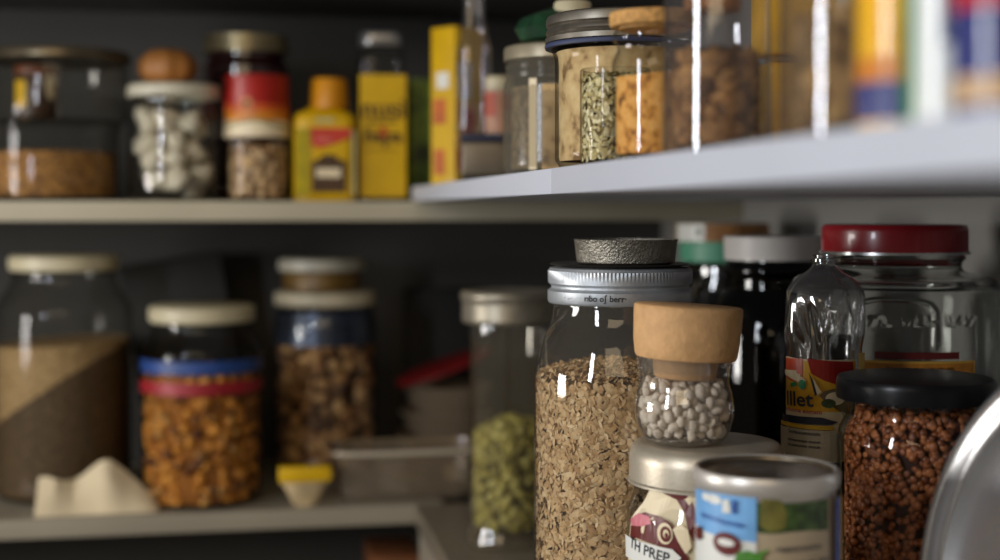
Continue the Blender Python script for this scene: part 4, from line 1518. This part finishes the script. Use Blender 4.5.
# green leafy pouch
x, y, Y = back(424, .085)
h = lambda py: zp(py, Y - .038) - UB
w = lambda px: m_(px, Y)
gb = Geo()
gb.lathe([(0, 0), (w(16), 0), (w(18), .004), (w(18), h(150)), (w(17.5), h(100)), (w(16), h(82)), (w(15), h(76)), (0, h(76))], 48, sq=3.5, sy=.5, rfun=lambda r, a, z: r * (1 + .06 * noise.noise(Vector((math.cos(a) * 2, math.sin(a) * 2, z * 30)))))
o = gb.build('green_packet', speckle('leafy_print', [rgb(16, 30, 12), rgb(64, 92, 24), rgb(104, 130, 36), rgb(40, 66, 22)], 26, .5, .2, 3.0, 'noise'), None, (x, y, UB))
tag(o, 'dark leafy green packet between the yellow label bottle and yellow carton', 'packet')

# ------------------------------------------------------------------ lower back shelf (blurred)
# big flour jar
x, y, Y = back(64, .132)
h = lambda py: zp(py, Y) - LB
w = lambda px: m_(px, Y)
R = w(66)
t = thing('grain_jar', 'very large glass jar of brown grain with cream lid, far left', 'jar', (x, y, LB))
H = h(270)
prof = bottle_prof(R, H + .004, w(50), h(312), h(278), threads=False)
Geo().lathe(prof, 80).build('glass_body', G_DIM, t)
Geo().lathe([(0, h(255)), (w(50), h(255)), (w(53), h(257)), (w(53), h(268)), (w(51), h(270)), (w(51), h(258)), (0, h(258))], 80).build('screw_lid', CREAM_P, t)
rf = rz(prof)
sl_ = .64
ZI = h(384)
g = core_geo(rf, .005, ZI, .003, slope=(sl_ * CA, -sl_ * SA))
g2 = core_geo(rf, ZI, h(341), .003, base=(sl_ * CA, -sl_ * SA), slope=(.05, 0), mi_side=1, mi_top=1)
g.add(g2.v, g2.f, 1)
o = g.build('brown_grain', [speckle('brown_grain', [rgb(76, 56, 32), rgb(92, 70, 40), rgb(66, 48, 26)], 300), speckle('beige_grain', [rgb(158, 128, 86), rgb(176, 146, 102), rgb(140, 112, 72)], 300)], None, (x, y, LB))
tag(o, 'brown grain with sloping beige surface in the very large jar', 'grain', kind='stuff')

# crumpled paper
x, y, Y = back(97, .026)
h = lambda py: zp(py, Y) - LB
w = lambda px: m_(px, Y)
g = Geo()
nx, ny = 20, 8
prof_h = [(-58, 34), (-50, 36), (-30, 30), (-20, 31), (2, 50), (10, 53), (14, 51), (40, 26), (56, 12), (60, 5)]
ridge = [(-58, .006), (-40, -.004), (-22, .010), (8, -.003), (30, .008), (60, .0)]
vs = []
for i in range(nx + 1):
    sx = -58 + 118 * i / nx
    ht = float(np.interp(sx, [a for a, b in prof_h], [b for a, b in prof_h]))
    ry = float(np.interp(sx, [a for a, b in ridge], [b for a, b in ridge]))
    for j in range(ny + 1):
        u = j / ny * 2 - 1
        n_ = noise.noise(Vector((sx * .035, u * .9, 2.2)))
        k = (1 - abs(u))
        z = ht * k ** 1.15 + (6 * n_) * k * (1 - k) * 4 * min(1, ht / 25)
        vs.append((w(sx), u * .021 + ry * k + .010 * n_ * min(1, 3 * k), max(.0006, w(z))))
fs = [(i * (ny + 1) + j, (i + 1) * (ny + 1) + j, (i + 1) * (ny + 1) + j + 1, i * (ny + 1) + j + 1) for i in range(nx) for j in range(ny)]
g.add(vs, fs)
o = g.build('crumpled_paper', pbr('cream_paper', rgb(206, 190, 158), .8, 0, .06, 30, .1, 60), None, (x, y + .004, LB), smooth=20)
tag(o, 'crumpled sheet of cream paper on the shelf before the largest jar', 'paper')

# granola jar
x, y, Y = back(202, .065)
h = lambda py: zp(py, Y) - LB
w = lambda px: m_(px, Y)
R = w(59)
t = thing('granola_jar', 'glass jar of orange granola with cream lid and blue and red bands', 'jar', (x, y, LB))
H = h(321)
prof = bottle_prof(R, H + .003, w(49), h(352), h(326), foot=.018, threads=False)
Geo().lathe(prof, 80).build('glass_body', G_DIM, t)
Geo().lathe([(0, h(305)), (w(49), h(305)), (w(52), h(307)), (w(52), h(319)), (w(50), h(321)), (w(50), h(308)), (0, h(308))], 80).build('screw_lid', CREAM_P, t)
rf = rz(prof)
hf = lambda py: zp(py, Y - .95 * R) - LB
for (a_, b_, mm, nm) in ((375, 362, pbr('band_blue', rgb(34, 66, 130), .45), 'blue_band'), (396, 383, pbr('band_red', rgb(150, 26, 38), .45), 'red_band')):
    rb_ = float(rf(hf(a_))) + .0004
    art_obj([('rect', -1.45 * rb_, hf(a_), 1.45 * rb_, hf(b_), 0)], cyl(rb_, camang(x, y), lambda q: float(rf(q)) + .0004), [mm], nm, t)
ob = Geo()
zf = h(372)
p, q = wall_pts(rf, .006, zf, 620, .007)
GR = island('granola', [rgb(60, 30, 24), rgb(206, 132, 44), rgb(228, 158, 66), rgb(214, 140, 50), rgb(80, 40, 30), rgb(232, 172, 90)], .55)
for s in range(2):
    scatter(ob, t_ico(1, (1, .8, .6), .7, s + 4), p[s::2], q[s::2], .0062, .7, rf, .002, .45, zmin=.005)
p, q = top_pts(R * .9, zf, 120)
scatter(ob, t_ico(1, (1, .8, .6), .7, 9), p, q, .0062, .7, rf, .002, .45)
g = core_geo(rf, .005, zf, .009)
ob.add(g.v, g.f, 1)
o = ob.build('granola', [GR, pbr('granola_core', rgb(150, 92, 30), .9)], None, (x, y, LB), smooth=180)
tag(o, 'orange granola with dark fruit in the blue and red banded jar', 'granola', kind='stuff')
# black box leaning behind it
xb, yb2, Yb = back(204, .245)
wb = lambda px: m_(px, Yb)
g = Geo().box(-wb(49), wb(49), -.03, .03, 0, wb(205), bev=.002)
zc = zp(285, Yb)
o = g.build('black_box', BLACK_M, None, (xb, yb2, LB + wb(49) * math.sin(math.radians(9)) + .001), rot=(0, math.radians(-9), 0))
tag(o, 'black cardboard box tilted behind the granola jar', 'box')

# nut jar with shallow tin on top
x, y, Y = back(325, .172)
h = lambda py: zp(py, Y) - LB
w = lambda px: m_(px, Y)
R = w(50)
t = thing('nut_jar', 'glass jar of mixed nuts with cream lid and dark blue band', 'jar', (x, y, LB))
H = h(305)
prof = bottle_prof(R, H + .003, R * .95, h(325), h(310), foot=.016, threads=False)
Geo().lathe(prof, 80).build('glass_body', G_CLEAR, t)
Geo().lathe([(0, h(291)), (w(47), h(291)), (w(50), h(293)), (w(50), h(303)), (w(48), h(305)), (w(48), h(294)), (0, h(294))], 80).build('screw_lid', pbr('greyed_cream', rgb(186, 176, 152), .45), t)
rf = rz(prof)
Geo().lathe([(float(rf(h(342))) + .0006, h(342)), (float(rf(h(310))) + .0006, h(310))], 80).build('blue_band', pbr('slate_blue_band', rgb(50, 58, 76), .3, .5, .15, 60), t)
ob = Geo()
zf = h(338)
p, q = wall_pts(rf, .008, zf, 420, .010)
NUT = island('mixed_nuts', [rgb(60, 40, 36), rgb(180, 130, 80), rgb(220, 176, 122), rgb(140, 94, 54), rgb(200, 152, 100), rgb(84, 60, 60)], .55, .4, .4, 150)
for s in range(3):
    scatter(ob, t_ico(2, (1, .7, .6), .9, s + 6), p[s::3], q[s::3], .0092, .8, rf, .002, .4, zmin=.005)
g = core_geo(rf, .006, zf, .011)
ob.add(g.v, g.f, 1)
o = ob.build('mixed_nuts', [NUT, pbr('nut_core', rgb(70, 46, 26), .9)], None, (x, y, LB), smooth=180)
tag(o, 'brown and tan mixed nuts in the dark blue banded jar', 'nuts', kind='stuff')
zt = LB + h(291) + .0004
h = lambda py: zp(py, Y) - zt
xx = x - w(3)
t = thing('shallow_pot', 'shallow gold-sided pot with pale lid on top of the nut jar', 'pot', (xx, y, zt))
Geo().lathe([(0, 0), (w(34), 0), (w(38), .002), (w(39), h(274)), (w(37), h(271)), (0, h(271))], 72).build('pot_body', pbr('dull_gold_wrap', rgb(96, 72, 30), .45, .2), t)
Geo().lathe([(0, h(258)), (w(40), h(258)), (w(43), h(260)), (w(43.5), h(269)), (w(42), h(270.5)), (0, h(270.5))], 72).build('lid', pbr('grey_cream_lid', rgb(150, 146, 132), .45), t)
# small packet with yellow strip
x, y, Y = back(305, .014)
h = lambda py: zp(py, Y) - LB
w = lambda px: m_(px, Y)
t = thing('snack_packet', 'little clear packet with yellow strip below the nut jar', 'packet', (x, y, LB))
Geo().lathe([(0, 0), (w(9), .0005), (w(13), .004), (w(20), h(487)), (w(25), h(482)), (w(25), h(481)), (0, h(481))], 40, sy=.38).build('packet_body', pbr('pale_film', rgb(190, 168, 130), .4, 0, .3, 60), t)
Geo().box(-w(26), w(26), -.008, .008, h(481), h(466), bev=.002).build('yellow_strip', YELLOW, t)

# glass dish and the stack behind
x, y, Y = back(405, .056)
h = lambda py: zp(py, Y) - LB
w = lambda px: m_(px, Y)
t = thing('glass_dish', 'rectangular clear glass baking dish right of the nut jar', 'dish', (x, y, LB))
a_ = w(71)
prof = [(0, .004), (a_ * .8, .003), (a_ * .88, 0), (a_ * .93, .002), (a_ * .97, .010), (a_ * .985, h(470)), (a_ * .99, h(452)), (a_ * 1.03, h(450)), (a_ * 1.04, h(447)), (a_ * 1.03, h(444)), (a_ * .97, h(444)), (a_ * .955, h(452)), (a_ * .94, .012), (a_ * .88, .007), (0, .007)]
GD = glass('dish_glass', (.86, .83, .77), (.35, .33, .30), refl=2.2, f0=.06, rough=.08, power=1.8, film=(.58, .46, .34), film_fac=.13)  # diffuse film paints in the warm light on the clear dish
Geo().lathe(prof, 96, sq=6, sy=.52).build('dish_body', GD, t)
Geo().lathe([(a_ * 1.02, h(449)), (a_ * 1.06, h(448)), (a_ * 1.06, h(445)), (a_ * 1.02, h(444))], 96, sq=6, sy=.53).build('dish_rim', glass('rim_highlight_glass', (.8, .76, .7), (.4, .38, .34), refl=4, f0=.08, rough=.12, film=(.85, .74, .58), film_fac=.7), t)  # extra rim part, its bright highlight painted in as pale film
# three shallow glass bowls nested behind
x, y, Y = back(448, .212)
w = lambda px: m_(px, Y)
zb_ = LB
labs = ('bottom shallow glass bowl of the dim stack behind the baking dish', 'middle shallow glass bowl of the dim stack behind the baking dish', 'top shallow glass bowl of the dim stack behind the baking dish')
for i, lb in enumerate(labs):
    R = w(55 - 4 * i)
    hb = .042
    zo = .001 + i * .029
    o = Geo().lathe([(0, .003), (R * .5, .001), (R * .55, 0), (R * .6, .002), (R * .85, .018), (R * .97, hb - .004), (R * 1.02, hb - .002), (R * 1.02, hb), (R * .96, hb), (R * .83, .021), (R * .58, .006), (0, .006)], 72).build('glass_bowl', glass('bowl_glass', (.7, .66, .6), (.4, .37, .32), refl=2.2, f0=.06, rough=.1, power=1.6, film=(.62, .48, .34), film_fac=.42), None, (x, y - .002 * i, zb_ + zo))  # brownish film paints in the light caught by the clear bowls
    tag(o, lb, 'bowl', 'glass bowls stacked behind the baking dish')
zs_ = LB + .001 + 2 * .029 + .042
t = thing('red_tray', 'red plastic tray leaning on the stack of glass bowls', 'tray', (x - w(8), y - .030, zs_ + .024))
g = Geo().lathe([(0, .003), (w(46), .003), (w(49), .002), (w(49), -.0025), (w(47), -.0025), (w(46), -.001), (0, -.001)], 64, sy=.62)
g.xform(Matrix.Rotation(math.radians(-19), 4, 'Y') @ Matrix.Rotation(math.radians(4), 4, 'X'))
g.build('tray_disc', pbr('dim_red_plastic', rgb(120, 14, 16), .5), t)
x, y, Y = back(440, .288)
w = lambda px: m_(px, Y)
o = Geo().box(-w(36), w(44), -.010, .010, 0, zp(288, Y) - LB, bev=.003).build('black_carton', BLACK_M, None, (x, y, LB))
tag(o, 'tall black carton in the dark behind the glass bowls', 'carton')

# brown carton on the bottom shelf
x, y, Y = back(392, .10)
w = lambda px: m_(px, Y)
o = Geo().box(-w(24), w(24), -.05, .05, 0, zp(546, Y) - (Z0 - .64), bev=.002).build('brown_carton', pbr('brown_card', rgb(110, 62, 26), .7, 0, .15), None, (x, y, Z0 - .64))
tag(o, 'brown carton in the dark under the lower back shelf', 'carton')

# ------------------------------------------------------------------ camera, light
cd = bpy.data.cameras.new('camera')
cam = bpy.data.objects.new('camera', cd)
COL.objects.link(cam)
cam.location = (0, 0, Z0)
cam.rotation_euler = (PI / 2, 0, -math.asin(SA))
cd.sensor_width = 36
cd.lens = 50.4
cd.shift_y = -(280 - HY) / 1000
cd.clip_start = .02
cd.dof.use_dof = True
cd.dof.focus_distance = .84
cd.dof.aperture_fstop = 3.5
S.camera = cam


def area(name, loc, tgt, sx, sy, power, col):
    l = bpy.data.lights.new(name, 'AREA')
    l.shape = 'RECTANGLE'
    l.size, l.size_y = sx, sy
    l.energy = power
    l.color = col
    o = bpy.data.objects.new(name, l)
    COL.objects.link(o)
    o.location = loc
    d = Vector(tgt) - Vector(loc)
    o.rotation_euler = d.to_track_quat('-Z', 'Y').to_euler()
    return o


area('window_light', (-1.04, 1.02, Z0 - .10), (.25, .80, Z0 - .14), .30, .32, 8.5, (1.0, .97, .93))
area('near_window_light', (-.95, .02, Z0 + .26), (.25, .70, Z0 + .02), .14, .56, 10.0, (.88, .93, 1.0))
area('room_light', (-.45, -1.2, Z0 + .85), (-.1, 1.4, Z0 - .1), 1.5, .9, 11.5, (1.0, .78, .50))

wd = bpy.data.worlds.new('world')
S.world = wd
wd.use_nodes = True
bgn = wd.node_tree.nodes['Background']
bgn.inputs[0].default_value = (1.0, .88, .72, 1)
bgn.inputs[1].default_value = .09

S.view_settings.view_transform = 'Standard'
S.view_settings.look = 'None'
S.view_settings.exposure = 0
S.cycles.transparent_max_bounces = 32
S.cycles.max_bounces = 10
S.cycles.glossy_bounces = 4
S.cycles.use_denoising = True
S.cycles.sample_clamp_indirect = 6
